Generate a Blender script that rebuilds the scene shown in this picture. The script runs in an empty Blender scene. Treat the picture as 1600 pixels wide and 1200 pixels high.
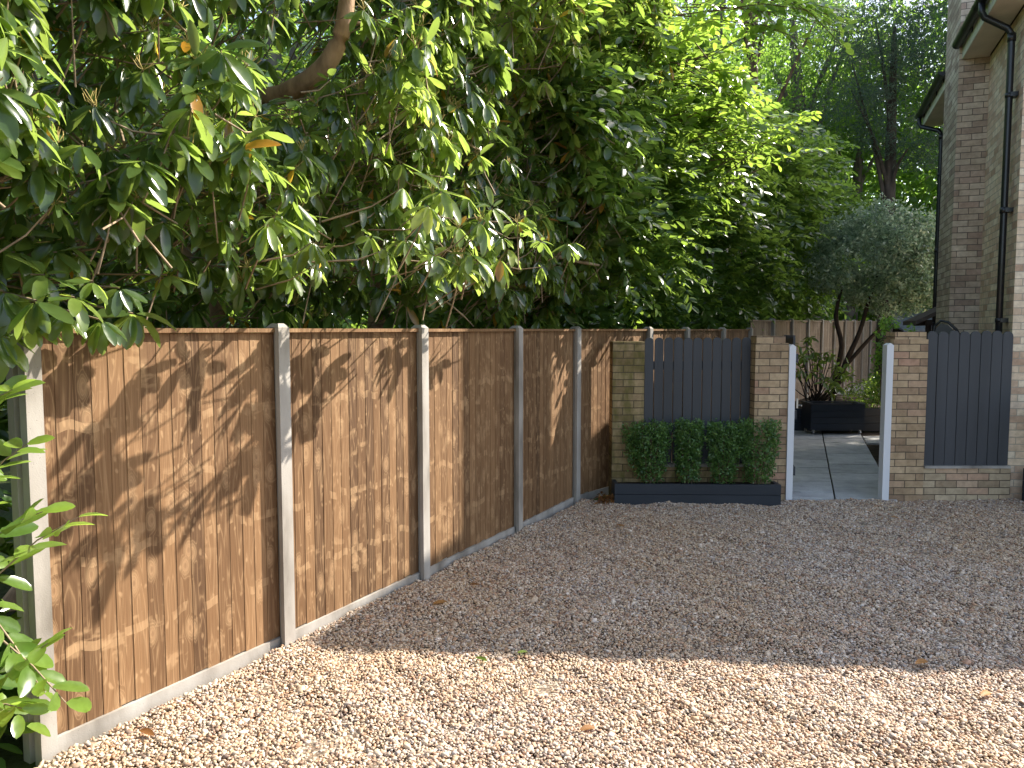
import bpy, math, random
import numpy as np
R = math.radians
rng = np.random.default_rng(7)
random.seed(7)
S = bpy.context.scene
COL = S.collection

# ------------------------------------------------------------------ camera
CAM_H = 1.8
PITCH = 4.05
cam = bpy.data.cameras.new('camera')
cam.sensor_width = 36.0
cam.lens = 27.0
cam.clip_start = 0.05
cam.clip_end = 600
camo = bpy.data.objects.new('camera', cam)
COL.objects.link(camo)
camo.location = (0, 0, CAM_H)
camo.rotation_euler = (R(90 - PITCH), 0, 0)
S.camera = camo

# ------------------------------------------------------------------ light
SUN_EL = 38.0
SUN_AZ = 30.3            # from +X towards +Y
w = bpy.data.worlds.new('World')
S.world = w
w.use_nodes = True
wn = w.node_tree
wn.nodes.clear()
sky = wn.nodes.new('ShaderNodeTexSky')
sky.sky_type = 'NISHITA'
sky.sun_disc = False
sky.sun_elevation = R(SUN_EL)
sky.sun_rotation = R(90 - SUN_AZ)
sky.air_density = 1.0
sky.dust_density = 1.6
bg = wn.nodes.new('ShaderNodeBackground')
bg.inputs['Strength'].default_value = 0.135
wo = wn.nodes.new('ShaderNodeOutputWorld')
hs = wn.nodes.new('ShaderNodeHueSaturation')     # thin high haze: a paler sky
hs.inputs['Saturation'].default_value = .82
wn.links.new(sky.outputs[0], hs.inputs['Color'])
wn.links.new(hs.outputs[0], bg.inputs[0])
wn.links.new(bg.outputs[0], wo.inputs[0])
sun = bpy.data.lights.new('sun', 'SUN')
sun.energy = 5.0
sun.angle = R(0.5)
sun.color = (1.0, 0.93, 0.82)
suno = bpy.data.objects.new('sun', sun)
COL.objects.link(suno)
ce, se = math.cos(R(SUN_EL)), math.sin(R(SUN_EL))
ca, sa = math.cos(R(SUN_AZ)), math.sin(R(SUN_AZ))
from mathutils import Vector
SUNV = Vector((ce * ca, ce * sa, se))
suno.rotation_euler = (-SUNV).to_track_quat('-Z', 'Y').to_euler()
S.view_settings.view_transform = 'Standard'
S.view_settings.look = 'None'
S.view_settings.exposure = 1.45
S.view_settings.gamma = 1.0
S.cycles.max_bounces = 8
S.cycles.diffuse_bounces = 4
S.cycles.glossy_bounces = 2
S.cycles.transmission_bounces = 6
S.cycles.transparent_max_bounces = 4
S.cycles.use_denoising = True
S.cycles.caustics_reflective = False
S.cycles.caustics_refractive = False

# ------------------------------------------------------------------ materials
class NT:
    """small helper round a node tree"""
    def __init__(s, nt): s.t = nt
    def n(s, typ, **kw):
        nd = s.t.nodes.new('ShaderNode' + typ)
        for k, v in kw.items():
            if k.startswith('i_'):
                key = k[2:]
                key = int(key) if key.isdigit() else key.replace('_', ' ')
                s.put(nd.inputs[key], v)
            else:
                setattr(nd, k, v)
        return nd
    def put(s, sock, v):
        if isinstance(v, bpy.types.NodeSocket): s.t.links.new(v, sock)
        elif isinstance(v, (tuple, list)) and len(v) == 3 and sock.type == 'RGBA': sock.default_value = (*v, 1)
        else: sock.default_value = v
    def math(s, op, a, b=0.0, c=None):
        nd = s.n('Math', operation=op)
        s.put(nd.inputs[0], a); s.put(nd.inputs[1], b)
        if c is not None: s.put(nd.inputs[2], c)
        return nd.outputs[0]
    def mix(s, f, a, b, mode='MIX'):
        nd = s.n('Mix', data_type='RGBA', blend_type=mode)
        s.put(nd.inputs[0], f); s.put(nd.inputs[6], a); s.put(nd.inputs[7], b)
        return nd.outputs[2]
    def ramp(s, f, stops, interp='LINEAR'):
        nd = s.n('ValToRGB'); cr = nd.color_ramp; cr.interpolation = interp
        while len(cr.elements) < len(stops): cr.elements.new(0.5)
        for e, (p, c) in zip(cr.elements, stops):
            e.position = p
            e.color = (*c, 1) if isinstance(c, (tuple, list)) else (c, c, c, 1)
        s.put(nd.inputs[0], f)
        return nd.outputs[0]
    def noise(s, vec, scale, detail=4, rough=.55, dist=0.0):
        nd = s.n('TexNoise', i_Scale=scale, i_Detail=detail, i_Roughness=rough, i_Distortion=dist)
        if vec is not None: s.put(nd.inputs['Vector'], vec)
        return nd.outputs[0]
    def mapping(s, vec, scale=(1, 1, 1), loc=(0, 0, 0)):
        nd = s.n('Mapping'); s.put(nd.inputs[0], vec)
        nd.inputs['Scale'].default_value = scale; nd.inputs['Location'].default_value = loc
        return nd.outputs[0]
    def bump(s, h, strength=.3, dist=.01):
        nd = s.n('Bump', i_Strength=strength, i_Distance=dist); s.put(nd.inputs['Height'], h)
        return nd.outputs[0]

def mat(name):
    m = bpy.data.materials.new(name); m.use_nodes = True
    m.node_tree.nodes.clear()
    h = NT(m.node_tree)
    out = h.n('OutputMaterial')
    return m, h, out
def principled(h, out, base, rough=.6, normal=None, spec=.5, metallic=0.0):
    p = h.n('BsdfPrincipled')
    h.put(p.inputs['Base Color'], base); h.put(p.inputs['Roughness'], rough)
    p.inputs['Specular IOR Level'].default_value = spec
    p.inputs['Metallic'].default_value = metallic
    if normal is not None: h.put(p.inputs['Normal'], normal)
    h.put(out.inputs[0], p.outputs[0])
    return p
M = {}
def leaf_mat(name, stops, trans, rough=.3, tmix=.35, spec=.5):
    m, h, out = mat(name)
    a = h.n('Attribute', attribute_name='tone')
    geo = h.n('NewGeometry')
    nz = h.noise(geo.outputs['Position'], 26, 2)
    c = h.ramp(a.outputs['Fac'], stops)
    c = h.mix(.35, c, h.ramp(nz, [(.3, (.35, .35, .35)), (.7, (1, 1, 1))]), 'MULTIPLY')
    p = h.n('BsdfPrincipled'); h.put(p.inputs['Base Color'], c)
    h.put(p.inputs['Roughness'], h.math('ADD', h.math('MULTIPLY', nz, .22), rough - .1))
    p.inputs['Specular IOR Level'].default_value = spec
    t = h.n('BsdfTranslucent')
    h.put(t.inputs[0], h.mix(.5, trans, h.mix(1.0, c, (4, 4, 4), 'MULTIPLY'), 'MIX'))
    mx = h.n('MixShader'); mx.inputs[0].default_value = tmix
    h.put(mx.inputs[1], p.outputs[0]); h.put(mx.inputs[2], t.outputs[0])
    h.put(out.inputs[0], mx.outputs[0])
    M[name] = m
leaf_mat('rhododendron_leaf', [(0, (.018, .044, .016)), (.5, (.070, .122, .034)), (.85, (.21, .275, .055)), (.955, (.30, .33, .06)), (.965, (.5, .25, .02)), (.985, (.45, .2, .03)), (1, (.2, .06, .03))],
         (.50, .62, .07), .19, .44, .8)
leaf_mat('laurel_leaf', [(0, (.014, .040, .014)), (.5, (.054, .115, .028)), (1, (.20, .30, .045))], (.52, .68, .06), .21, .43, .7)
leaf_mat('box_leaf', [(0, (.035, .085, .022)), (.6, (.095, .19, .045)), (1, (.2, .31, .07))], (.26, .42, .08), .36, .25)
leaf_mat('holly_leaf', [(0, (.06, .10, .062)), (.45, (.17, .24, .155)), (.8, (.36, .43, .30)), (1, (.60, .62, .44))], (.3, .42, .2), .3, .32)
leaf_mat('wood_leaf', [(0, (.025, .06, .014)), (.5, (.07, .15, .026)), (1, (.17, .27, .04))], (.4, .6, .06), .45, .46)
leaf_mat('bright_leaf', [(0, (.07, .14, .02)), (1, (.18, .28, .03))], (.5, .62, .05), .45, .5)
leaf_mat('needle', [(0, (.035, .065, .045)), (.6, (.075, .115, .08)), (1, (.15, .16, .10))], (.12, .2, .12), .5, .25, .3)
leaf_mat('dead_leaf', [(0, (.12, .05, .02)), (1, (.35, .17, .05))], (.3, .15, .04), .6, .2, .2)

def simple(name, col, rough=.6, var=.25, scale=8, bump=.15, spec=.4, metallic=0.0, stretch=(1, 1, 1)):
    m, h, out = mat(name)
    tc = h.n('TexCoord').outputs['Object']
    v = h.mapping(tc, stretch)
    n1 = h.noise(v, scale, 5)
    lo = tuple(c * (1 - var) for c in col); hi = tuple(min(1, c * (1 + var)) for c in col)
    c = h.ramp(n1, [(.3, lo), (.7, hi)])
    principled(h, out, c, rough, h.bump(h.noise(v, scale * 6, 3), bump, .004), spec, metallic)
    M[name] = m
simple('bark', (.13, .085, .055), .85, .5, 9, .9, .2, stretch=(1, 1, .25))
simple('dark_bark', (.055, .045, .038), .9, .5, 9, .9, .2, stretch=(1, 1, .25))
simple('grey_bark', (.13, .11, .10), .9, .5, 9, .9, .2, stretch=(1, 1, .25))
simple('pale_twig', (.27, .20, .13), .8, .35, 14, .5, .2)
simple('seed_stalk', (.38, .30, .10), .7, .35, 20, .2, .2)
simple('rhodo_bark', (.33, .205, .12), .8, .45, 12, .9, .25, stretch=(1, 1, .4))
simple('grey_paint', (.042, .045, .052), .5, .18, 5, .12, .4, stretch=(1, 1, .12))
simple('navy_paint', (.022, .028, .038), .5, .2, 5, .12, .4, stretch=(.15, 1, 1))
simple('white_paint', (.68, .68, .70), .5, .06, 5, .1, .4, stretch=(1, 1, .15))
simple('black_plastic', (.012, .013, .015), .32, .2, 6, .03, .5)
simple('soffit_paint', (.55, .50, .42), .6, .1, 5, .05)
simple('fascia_paint', (.55, .53, .42), .6, .15, 5, .05)
simple('roof_tile', (.085, .062, .05), .8, .3, 12, .3)
simple('slate', (.13, .14, .16), .7, .3, 12, .3)
simple('dark_timber', (.035, .024, .018), .75, .4, 6, .3, .2)
simple('soil', (.045, .032, .022), .95, .5, 7, .9, .1)
simple('steel', (.45, .45, .45), .35, .1, 8, .02, .5, 1.0)

# concrete: pale, pitted, a little stained
def concrete():
    m, h, out = mat('concrete')
    geo = h.n('NewGeometry').outputs['Position']
    n1 = h.noise(h.mapping(geo, (1, 1, .3)), 5, 5)
    c = h.ramp(n1, [(.28, (.17, .15, .125)), (.5, (.33, .30, .265)), (.75, (.44, .41, .37))])
    v = h.n('TexVoronoi', i_Scale=85.0); h.put(v.inputs['Vector'], geo)
    pit = h.ramp(v.outputs['Distance'], [(.08, 0.0), (.2, 1.0)])
    big = h.ramp(h.noise(geo, 30, 2), [(.58, 0.0), (.66, 1.0)])
    pit2 = h.math('MAXIMUM', pit, h.math('SUBTRACT', 1.0, big))
    c = h.mix(h.math('MULTIPLY', h.math('SUBTRACT', 1.0, pit2), .7), c, (.16, .13, .11))
    n2 = h.noise(geo, 160, 3)
    principled(h, out, c, .85, h.bump(h.math('ADD', h.math('MULTIPLY', pit2, .6), h.math('MULTIPLY', n2, .4)), .5, .004), .25)
    M['concrete'] = m
concrete()

# fence timber: UV x = across the board (metres, offset per board), y = height (metres, small offset per board)
def timber(name, lo, mid, hi, pale):
    m, h, out = mat(name)
    uv = h.n('UVMap').outputs[0]
    tone = h.n('Attribute', attribute_name='tone').outputs['Fac']
    sx = h.n('SeparateXYZ'); h.put(sx.inputs[0], uv)
    # knots: voronoi cells, wide rows so that knots line up across neighbouring boards
    kv = h.mapping(uv, (11.5, 5.0, 1))
    vor = h.n('TexVoronoi', feature='F1', voronoi_dimensions='2D', i_Scale=1.0, i_Randomness=.75)
    h.put(vor.inputs['Vector'], kv)
    d = vor.outputs['Distance']
    sel = h.n('SeparateColor'); h.put(sel.inputs[0], vor.outputs['Color'])
    has = h.math('GREATER_THAN', sel.outputs[0], .66)
    near = h.math('MULTIPLY', has, h.ramp(d, [(.05, 1.0), (.42, 0.0)], 'EASE'))
    # cathedral grain: contour lines of a stretched noise, pushed aside round the knots
    gv = h.mapping(uv, (16, 1.1, 1))
    g = h.noise(gv, 1.0, 2, .45, .5)
    g = h.math('ADD', g, h.math('MULTIPLY', near, .35))
    lines = h.math('FRACT', h.math('MULTIPLY', g, 9.0))
    line = h.ramp(lines, [(0, 1.0), (.16, .15), (.55, 0.0), (.9, .35), (1, 1.0)])
    fine = h.noise(h.mapping(uv, (150, 3.5, 1)), 1.0, 4, .6)
    big = h.noise(h.mapping(uv, (3.5, 1.0, 1)), 1.0, 3)
    base = h.ramp(tone, [(0, lo), (.5, mid), (1, hi)])
    c = h.mix(h.math('MULTIPLY', line, .42), base, pale)
    c = h.mix(.6, c, h.ramp(fine, [(.3, (.62, .58, .55)), (.7, (1.15, 1.15, 1.15))]), 'MULTIPLY')
    c = h.mix(.7, c, h.ramp(big, [(.25, (.78, .76, .74)), (.75, (1.14, 1.14, 1.14))]), 'MULTIPLY')
    c = h.mix(h.math('MULTIPLY', near, .5), c, pale)
    core = h.math('MULTIPLY', has, h.ramp(d, [(.05, 1.0), (.10, 0.0)]))
    ring = h.math('MULTIPLY', has, h.ramp(d, [(.10, 0.0), (.13, 1.0), (.16, 0.0)]))
    c = h.mix(h.math('MULTIPLY', core, .75), c, (.20, .11, .055))
    c = h.mix(h.math('MULTIPLY', ring, .5), c, (.26, .14, .07))
    # pale saw chatter in loose horizontal rows
    rowv = h.mapping(uv, (6.5, 10.0, 1))
    rw = h.noise(rowv, 1.0, 3, .6, .4)
    rowband = h.noise(h.mapping(uv, (.25, 5.5, 1)), 1.0, 1)
    spot = h.math('MULTIPLY', h.ramp(rw, [(.56, 0.0), (.64, 1.0)]), h.ramp(rowband, [(.50, 0.0), (.62, 1.0)]))
    c = h.mix(h.math('MULTIPLY', spot, .42), c, pale)
    # paler patches where the boards are nailed to the rails
    gz = h.n('SeparateXYZ'); h.put(gz.inputs[0], h.n('NewGeometry').outputs['Position'])
    jit = h.math('MULTIPLY', h.math('SUBTRACT', h.noise(h.mapping(uv, (9, 0, 1)), 1.0, 0), .5), .10)
    zz = h.math('ADD', gz.outputs[2], jit)
    band = None
    for zc in (.40, .78, 1.38):
        q = h.math('LESS_THAN', h.math('ABSOLUTE', h.math('SUBTRACT', zz, zc)), .022)
        band = q if band is None else h.math('MAXIMUM', band, q)
    band = h.math('MULTIPLY', band, h.ramp(h.noise(h.mapping(uv, (24, 5, 1)), 1.0, 2), [(.47, 0.0), (.58, .45)]))
    c = h.mix(band, c, pale)
    # short pale flecks where knots and tears catch, mostly in loose rows
    fv = h.n('TexVoronoi', feature='F1', voronoi_dimensions='2D', i_Scale=1.0, i_Randomness=1.0)
    wv = h.n('VectorMath', operation='ADD'); h.put(wv.inputs[0], h.mapping(uv, (34, 15, 1)))
    nzc = h.n('TexNoise', i_Scale=11.0, i_Detail=2.0); h.put(nzc.inputs['Vector'], uv)
    sc_ = h.n('VectorMath', operation='SCALE'); h.put(sc_.inputs[0], nzc.outputs['Color']); sc_.inputs['Scale'].default_value = 1.6
    h.put(wv.inputs[1], sc_.outputs[0]); h.put(fv.inputs['Vector'], wv.outputs[0])
    fs = h.n('SeparateColor'); h.put(fs.inputs[0], fv.outputs['Color'])
    fl = h.math('MULTIPLY', h.math('GREATER_THAN', fs.outputs[0], .72), h.ramp(fv.outputs['Distance'], [(.12, 1.0), (.30, 0.0)]))
    rows = h.ramp(h.noise(h.mapping(uv, (.6, 7.0, 1)), 1.0, 1), [(.42, .12), (.6, 1.0)])
    c = h.mix(h.math('MULTIPLY', h.math('MULTIPLY', fl, rows), .50), c, pale)
    hh = h.math('ADD', h.math('MULTIPLY', fine, .6), h.math('MULTIPLY', line, .4))
    principled(h, out, c, .72, h.bump(hh, .35, .003), .25)
    M[name] = m
timber('fence_timber', (.100, .052, .024), (.158, .084, .038), (.230, .128, .060), (.43, .275, .145))
timber('pale_grey_timber', (.17, .115, .075), (.25, .18, .125), (.33, .25, .18), (.42, .33, .25))  # far fence boards: a paler, greyer set of timber colours

def brick(name, cols, mortar, moss=0.0, patch=.3):
    m, h, out = mat(name)
    uv = h.n('UVMap').outputs[0]
    wob = h.noise(uv, 6.0, 2)
    off = h.n('VectorMath', operation='ADD'); h.put(off.inputs[0], uv)
    cb = h.n('CombineXYZ'); h.put(cb.inputs[0], h.math('MULTIPLY', h.math('SUBTRACT', wob, .5), .010)); h.put(cb.inputs[1], h.math('MULTIPLY', h.math('SUBTRACT', h.noise(uv, 9.0, 2), .5), .008))
    h.put(off.inputs[1], cb.outputs[0])
    b = h.n('TexBrick', i_Scale=1.0)
    h.put(b.inputs['Vector'], off.outputs[0])
    b.inputs['Color1'].default_value = (0, 0, 0, 1); b.inputs['Color2'].default_value = (1, 1, 1, 1); b.inputs['Mortar'].default_value = (.5, .5, .5, 1)
    b.inputs['Mortar Size'].default_value = .0048; b.inputs['Mortar Smooth'].default_value = .35
    b.inputs['Brick Width'].default_value = .225; b.inputs['Row Height'].default_value = .075
    b.offset = .5
    stain = h.noise(uv, 14.0, 5, .65)
    c = h.ramp(b.outputs['Color'], cols)
    c = h.mix(.65, c, h.ramp(stain, [(.25, (.55, .52, .50)), (.55, (1, 1, 1)), (.78, (1.35, 1.3, 1.22))]), 'MULTIPLY')
    big = h.noise(uv, 2.2, 4)
    c = h.mix(patch, c, h.ramp(big, [(.3, (.55, .52, .45)), (.7, (1.2, 1.2, 1.15))]), 'MULTIPLY')
    if moss:
        ms = h.ramp(h.noise(h.mapping(uv, (1, .35, 1)), 9.0, 4), [(.40, 0.0), (.62, 1.0)])
        c = h.mix(h.math('MULTIPLY', ms, moss), c, (.10, .095, .02))
    c = h.mix(b.outputs['Fac'], c, h.mix(stain, tuple(x * .7 for x in mortar), mortar))
    hh = h.math('ADD', h.math('MULTIPLY', h.math('SUBTRACT', 1.0, b.outputs['Fac']), .8), h.math('MULTIPLY', h.noise(uv, 90, 3), .25))
    principled(h, out, c, .88, h.bump(hh, .7, .008), .2)
    M[name] = m
brick('buff_brick', [(0, (.35, .26, .17)), (.35, (.46, .36, .24)), (.7, (.55, .44, .30)), (1, (.48, .31, .21))], (.13, .105, .075))
brick('mossy_brick', [(0, (.24, .17, .09)), (.5, (.38, .29, .16)), (1, (.42, .30, .18))], (.10, .08, .05), .75, .6)
brick('brown_brick', [(0, (.29, .19, .13)), (.4, (.45, .32, .20)), (.8, (.54, .40, .26)), (1, (.41, .24, .17))], (.115, .09, .065), .12, .5)
brick('house_brick', [(0, (.50, .34, .24)), (.3, (.66, .50, .36)), (.65, (.76, .62, .46)), (.85, (.80, .69, .53)), (1, (.58, .40, .30))], (.46, .40, .31))
brick('weathered_brick', [(0, (.35, .26, .21)), (.4, (.52, .42, .33)), (.8, (.62, .53, .43)), (1, (.44, .32, .26))], (.17, .145, .12), .05, .5)

def slabs():
    m, h, out = mat('paving_slab')
    geo = h.n('NewGeometry').outputs['Position']
    tone = h.n('Attribute', attribute_name='tone').outputs['Fac']
    c = h.ramp(h.noise(geo, 4, 6, .65), [(.25, (.32, .31, .30)), (.5, (.48, .475, .46)), (.75, (.60, .59, .56))])
    c = h.mix(.5, c, h.ramp(tone, [(0, (.7, .7, .7)), (1, (1.2, 1.2, 1.2))]), 'MULTIPLY')
    c = h.mix(h.ramp(h.noise(geo, 45, 3), [(.6, 0.0), (.75, .6)]), c, (.10, .10, .08))
    principled(h, out, c, .85, h.bump(h.noise(geo, 120, 4), .3, .003), .25)
    M['paving_slab'] = m
slabs()

def gravel_mats():
    m, h, out = mat('pebble')
    rnd = h.n('ObjectInfo').outputs['Random']
    geo = h.n('NewGeometry').outputs['Position']
    c = h.ramp(rnd, [(0, (.20, .16, .14)), (.05, (.30, .22, .17)), (.13, (.46, .31, .21)), (.20, (.54, .43, .31)), (.34, (.58, .50, .40)), (.50, (.50, .44, .38)),
                     (.60, (.64, .57, .48)), (.74, (.44, .34, .27)), (.80, (.40, .38, .37)), (.87, (.70, .65, .58)), (.94, (.52, .36, .27)), (.97, (.76, .73, .69))], 'CONSTANT')
    reg = h.ramp(h.noise(geo, .55, 3), [(.35, (1.0, .86, .66)), (.65, (1.0, .98, .98))])
    c = h.mix(.6, c, reg, 'MULTIPLY')
    c = h.mix(.5, c, h.ramp(h.noise(geo, 90, 3), [(.3, (.5, .48, .46)), (.7, (1.25, 1.25, 1.25))]), 'MULTIPLY')
    c = h.mix(1.0, c, (.90, .835, .79), 'MULTIPLY')
    principled(h, out, c, .62, h.bump(h.noise(geo, 350, 2), .25, .001), .35)
    M['pebble'] = m
    m, h, out = mat('gravel_bed')
    geo = h.n('NewGeometry').outputs['Position']
    v = h.n('TexVoronoi', i_Scale=52.0); h.put(v.inputs['Vector'], geo)
    sp = h.n('SeparateColor'); h.put(sp.inputs[0], v.outputs['Color'])
    c = h.ramp(sp.outputs[0], [(0, (.12, .09, .07)), (.3, (.30, .21, .14)), (.6, (.42, .35, .27)), (1, (.55, .47, .38))])
    c = h.mix(h.ramp(v.outputs['Distance'], [(.25, 0.0), (.6, .8)]), c, (.07, .05, .035))
    principled(h, out, c, .8, h.bump(v.outputs['Distance'], -1.0, .012), .2)
    M['gravel_bed'] = m
    m, h, out = mat('woodland_floor')
    geo = h.n('NewGeometry').outputs['Position']
    c = h.ramp(h.noise(geo, .35, 5), [(.35, (.035, .028, .018)), (.5, (.05, .06, .02)), (.65, (.07, .12, .025))])
    c = h.mix(.6, c, h.ramp(h.noise(geo, 25, 4), [(.3, (.5, .5, .5)), (.7, (1.3, 1.3, 1.3))]), 'MULTIPLY')
    principled(h, out, c, .95, h.bump(h.noise(geo, 40, 4), .8, .03), .1)
    M['woodland_floor'] = m
gravel_mats()

# ------------------------------------------------------------------ mesh helpers
class MB:
    """collects vertices, faces, uv and tone, then links ONE mesh object"""
    def __init__(s): s.v = []; s.f = []; s.uv = []; s.tone = []; s.smooth = []
    def face(s, pts, uvs=None, tone=.5, smooth=False):
        b = len(s.v); s.v += [tuple(p) for p in pts]; s.f.append(list(range(b, b + len(pts))))
        s.uv += uvs if uvs else [(0, 0)] * len(pts)
        s.tone += [tone] * len(pts); s.smooth.append(smooth)
    def prism(s, poly, z0, z1, tone=.5, top=True, bottom=True, uoff=0.0, chamfer=0.0):
        """vertical prism from a counter-clockwise footprint; uv = distance along the perimeter, height"""
        n = len(poly); u = uoff
        for i in range(n):
            a, b = poly[i], poly[(i + 1) % n]; L = math.dist(a, b)
            s.face([(a[0], a[1], z0), (b[0], b[1], z0), (b[0], b[1], z1), (a[0], a[1], z1)], [(u, z0), (u + L, z0), (u + L, z1), (u, z1)], tone)
            u += L
        if top: s.face([(p[0], p[1], z1) for p in poly], [(p[0], p[1]) for p in poly], tone)
        if bottom: s.face([(p[0], p[1], z0) for p in reversed(poly)], [(p[0], p[1]) for p in reversed(poly)], tone)
    def box(s, c, x, y, z, sx, sy, sz, tone=.5):
        """box centred at c with half extents along unit axes x, y, z"""
        c, x, y, z = map(Vector, (c, x, y, z))
        P = lambda i, j, k: c + x * (sx * i) + y * (sy * j) + z * (sz * k)
        for q, (ul, vl) in (([P(-1, -1, -1), P(1, -1, -1), P(1, -1, 1), P(-1, -1, 1)], (sx, sz)), ([P(1, 1, -1), P(-1, 1, -1), P(-1, 1, 1), P(1, 1, 1)], (sx, sz)),
                            ([P(1, -1, -1), P(1, 1, -1), P(1, 1, 1), P(1, -1, 1)], (sy, sz)), ([P(-1, 1, -1), P(-1, -1, -1), P(-1, -1, 1), P(-1, 1, 1)], (sy, sz)),
                            ([P(-1, -1, 1), P(1, -1, 1), P(1, 1, 1), P(-1, 1, 1)], (sx, sy)), ([P(-1, 1, -1), P(1, 1, -1), P(1, -1, -1), P(-1, -1, -1)], (sx, sy))):
            s.face(q, [(0, 0), (2 * ul, 0), (2 * ul, 2 * vl), (0, 2 * vl)], tone)
    def abox(s, x0, x1, y0, y1, z0, z1, tone=.5):
        s.box(((x0 + x1) / 2, (y0 + y1) / 2, (z0 + z1) / 2), (1, 0, 0), (0, 1, 0), (0, 0, 1), (x1 - x0) / 2, (y1 - y0) / 2, (z1 - z0) / 2, tone)
    def tube(s, pts, rad, n=8, tone=.5, cap=True):
        pts = [Vector(p) for p in pts]
        rad = rad if isinstance(rad, (list, tuple)) else [rad] * len(pts)
        rings = []; ref = Vector((.31, .17, .93)); L = 0
        for i, p in enumerate(pts):
            t = (pts[min(i + 1, len(pts) - 1)] - pts[max(i - 1, 0)]).normalized()
            if abs(t.dot(ref)) > .95: ref = Vector((.9, .3, .1))
            a = t.cross(ref).normalized(); b = t.cross(a)
            ref = a.cross(t) * -1 if False else ref
            if i: L += (pts[i] - pts[i - 1]).length
            rings.append(([p + (a * math.cos(2 * math.pi * k / n) + b * math.sin(2 * math.pi * k / n)) * rad[i] for k in range(n)], L))
        base = len(s.v)
        for r, L in rings:
            for k, q in enumerate(r): s.v.append(tuple(q)); s.uv_v = None; s.tone.append(tone)
        # shared vertices: uv handled per loop below
        for i in range(len(rings) - 1):
            for k in range(n):
                s.f.append([base + i * n + k, base + i * n + (k + 1) % n, base + (i + 1) * n + (k + 1) % n, base + (i + 1) * n + k])
                s.uv += [(0, 0)] * 4; s.smooth.append(True)
        if cap:
            s.f.append([base + k for k in range(n)][::-1]); s.uv += [(0, 0)] * n; s.smooth.append(False)
            e = base + (len(rings) - 1) * n
            s.f.append([e + k for k in range(n)]); s.uv += [(0, 0)] * n; s.smooth.append(False)
    def build(s, name, material, parent=None, loc=None):
        me = bpy.data.meshes.new(name)
        me.from_pydata(s.v, [], s.f)
        uvl = me.uv_layers.new(name='UVMap')
        uvl.data.foreach_set('uv', np.array(s.uv, dtype=np.float32).ravel())
        at = me.attributes.new('tone', 'FLOAT', 'POINT')
        at.data.foreach_set('value', np.array(s.tone, dtype=np.float32))
        me.polygons.foreach_set('use_smooth', np.array(s.smooth, dtype=bool))
        me.materials.append(M[material]); me.update()
        return link(name, me, parent)

def link(name, me, parent=None):
    o = bpy.data.objects.new(name, me); COL.objects.link(o)
    if parent is not None:
        o.parent = parent
        o.matrix_parent_inverse = parent.matrix_world.inverted() if False else o.matrix_parent_inverse
        o.location = -Vector(parent.location) if parent.parent is None and parent.type == 'EMPTY' else (0, 0, 0)
    return o
def tag(o, label=None, cat=None, group=None, kind=None):
    if label: o['label'] = label
    if cat: o['category'] = cat
    if group: o['group'] = group
    if kind: o['kind'] = kind
    return o
def thing(name, loc, label, cat, group=None):
    """an Empty at the thing's base; parts are built in world metres and offset back by link()"""
    o = bpy.data.objects.new(name, None); COL.objects.link(o)
    o.location = loc; o.empty_display_size = .1
    return tag(o, label, cat, group)
def struct(o): o['kind'] = 'structure'; return o

def mesh_np(name, V, F_list, tone, material, parent=None, smooth=True):
    """V (n,3); F_list = list of (k, m) index arrays"""
    me = bpy.data.meshes.new(name)
    me.vertices.add(len(V)); me.vertices.foreach_set('co', V.astype(np.float32).ravel())
    loops = np.concatenate([f.ravel() for f in F_list]); tot = np.concatenate([np.full(len(f), f.shape[1]) for f in F_list])
    me.loops.add(len(loops)); me.loops.foreach_set('vertex_index', loops.astype(np.int32))
    st = np.concatenate([[0], np.cumsum(tot)[:-1]])
    me.polygons.add(len(tot)); me.polygons.foreach_set('loop_start', st.astype(np.int32))
    me.polygons.foreach_set('use_smooth', np.full(len(tot), smooth))
    at = me.attributes.new('tone', 'FLOAT', 'POINT'); at.data.foreach_set('value', tone.astype(np.float32))
    me.materials.append(M[material]); me.update(calc_edges=True); me.validate()
    return link(name, me, parent)

def nrmz(a): return a / np.maximum(np.linalg.norm(a, axis=-1, keepdims=True), 1e-9)
PROF = {'hi': ([.14, .42, .72, .92], [.58, .97, .95, .50]), 'mid': ([.45], [1.0])}
def leaves(pos, dr, up, L, W, tone, droop=.15, fold=.25, detail='hi'):
    """returns verts, faces, tone of N curved, folded leaves"""
    N = len(pos); dr = nrmz(dr); side = nrmz(np.cross(dr, up)); nm = np.cross(side, dr)
    st, wd = PROF[detail]; L = L[:, None]; W = W[:, None]
    droop = np.broadcast_to(np.asarray(droop, float), (N,))[:, None]
    at = lambda q: pos + dr * L * q - nm * (droop * L * q * q)
    rows = [at(0.0)]
    for q, wq in zip(st, wd):
        c = at(q)
        rows += [c - side * W * (.5 * wq) + nm * W * (fold * wq * .5), c, c + side * W * (.5 * wq) + nm * W * (fold * wq * .5)]
    rows.append(at(1.0))
    k = len(rows); V = np.stack(rows, 1).reshape(-1, 3)
    b = (np.arange(N) * k)[:, None]
    tri = [[0, 2, 1], [0, 3, 2]]; quad = []
    for i in range(len(st) - 1):
        o = 1 + 3 * i; quad += [[o, o + 1, o + 4, o + 3], [o + 1, o + 2, o + 5, o + 4]]
    o = 1 + 3 * (len(st) - 1); tri += [[o, o + 1, k - 1], [o + 1, o + 2, k - 1]]
    F = [np.concatenate([b + np.array(t)[None] for t in tri])]
    if quad: F.append(np.concatenate([b + np.array(q)[None] for q in quad]))
    return V, F, np.repeat(tone, k)
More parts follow.
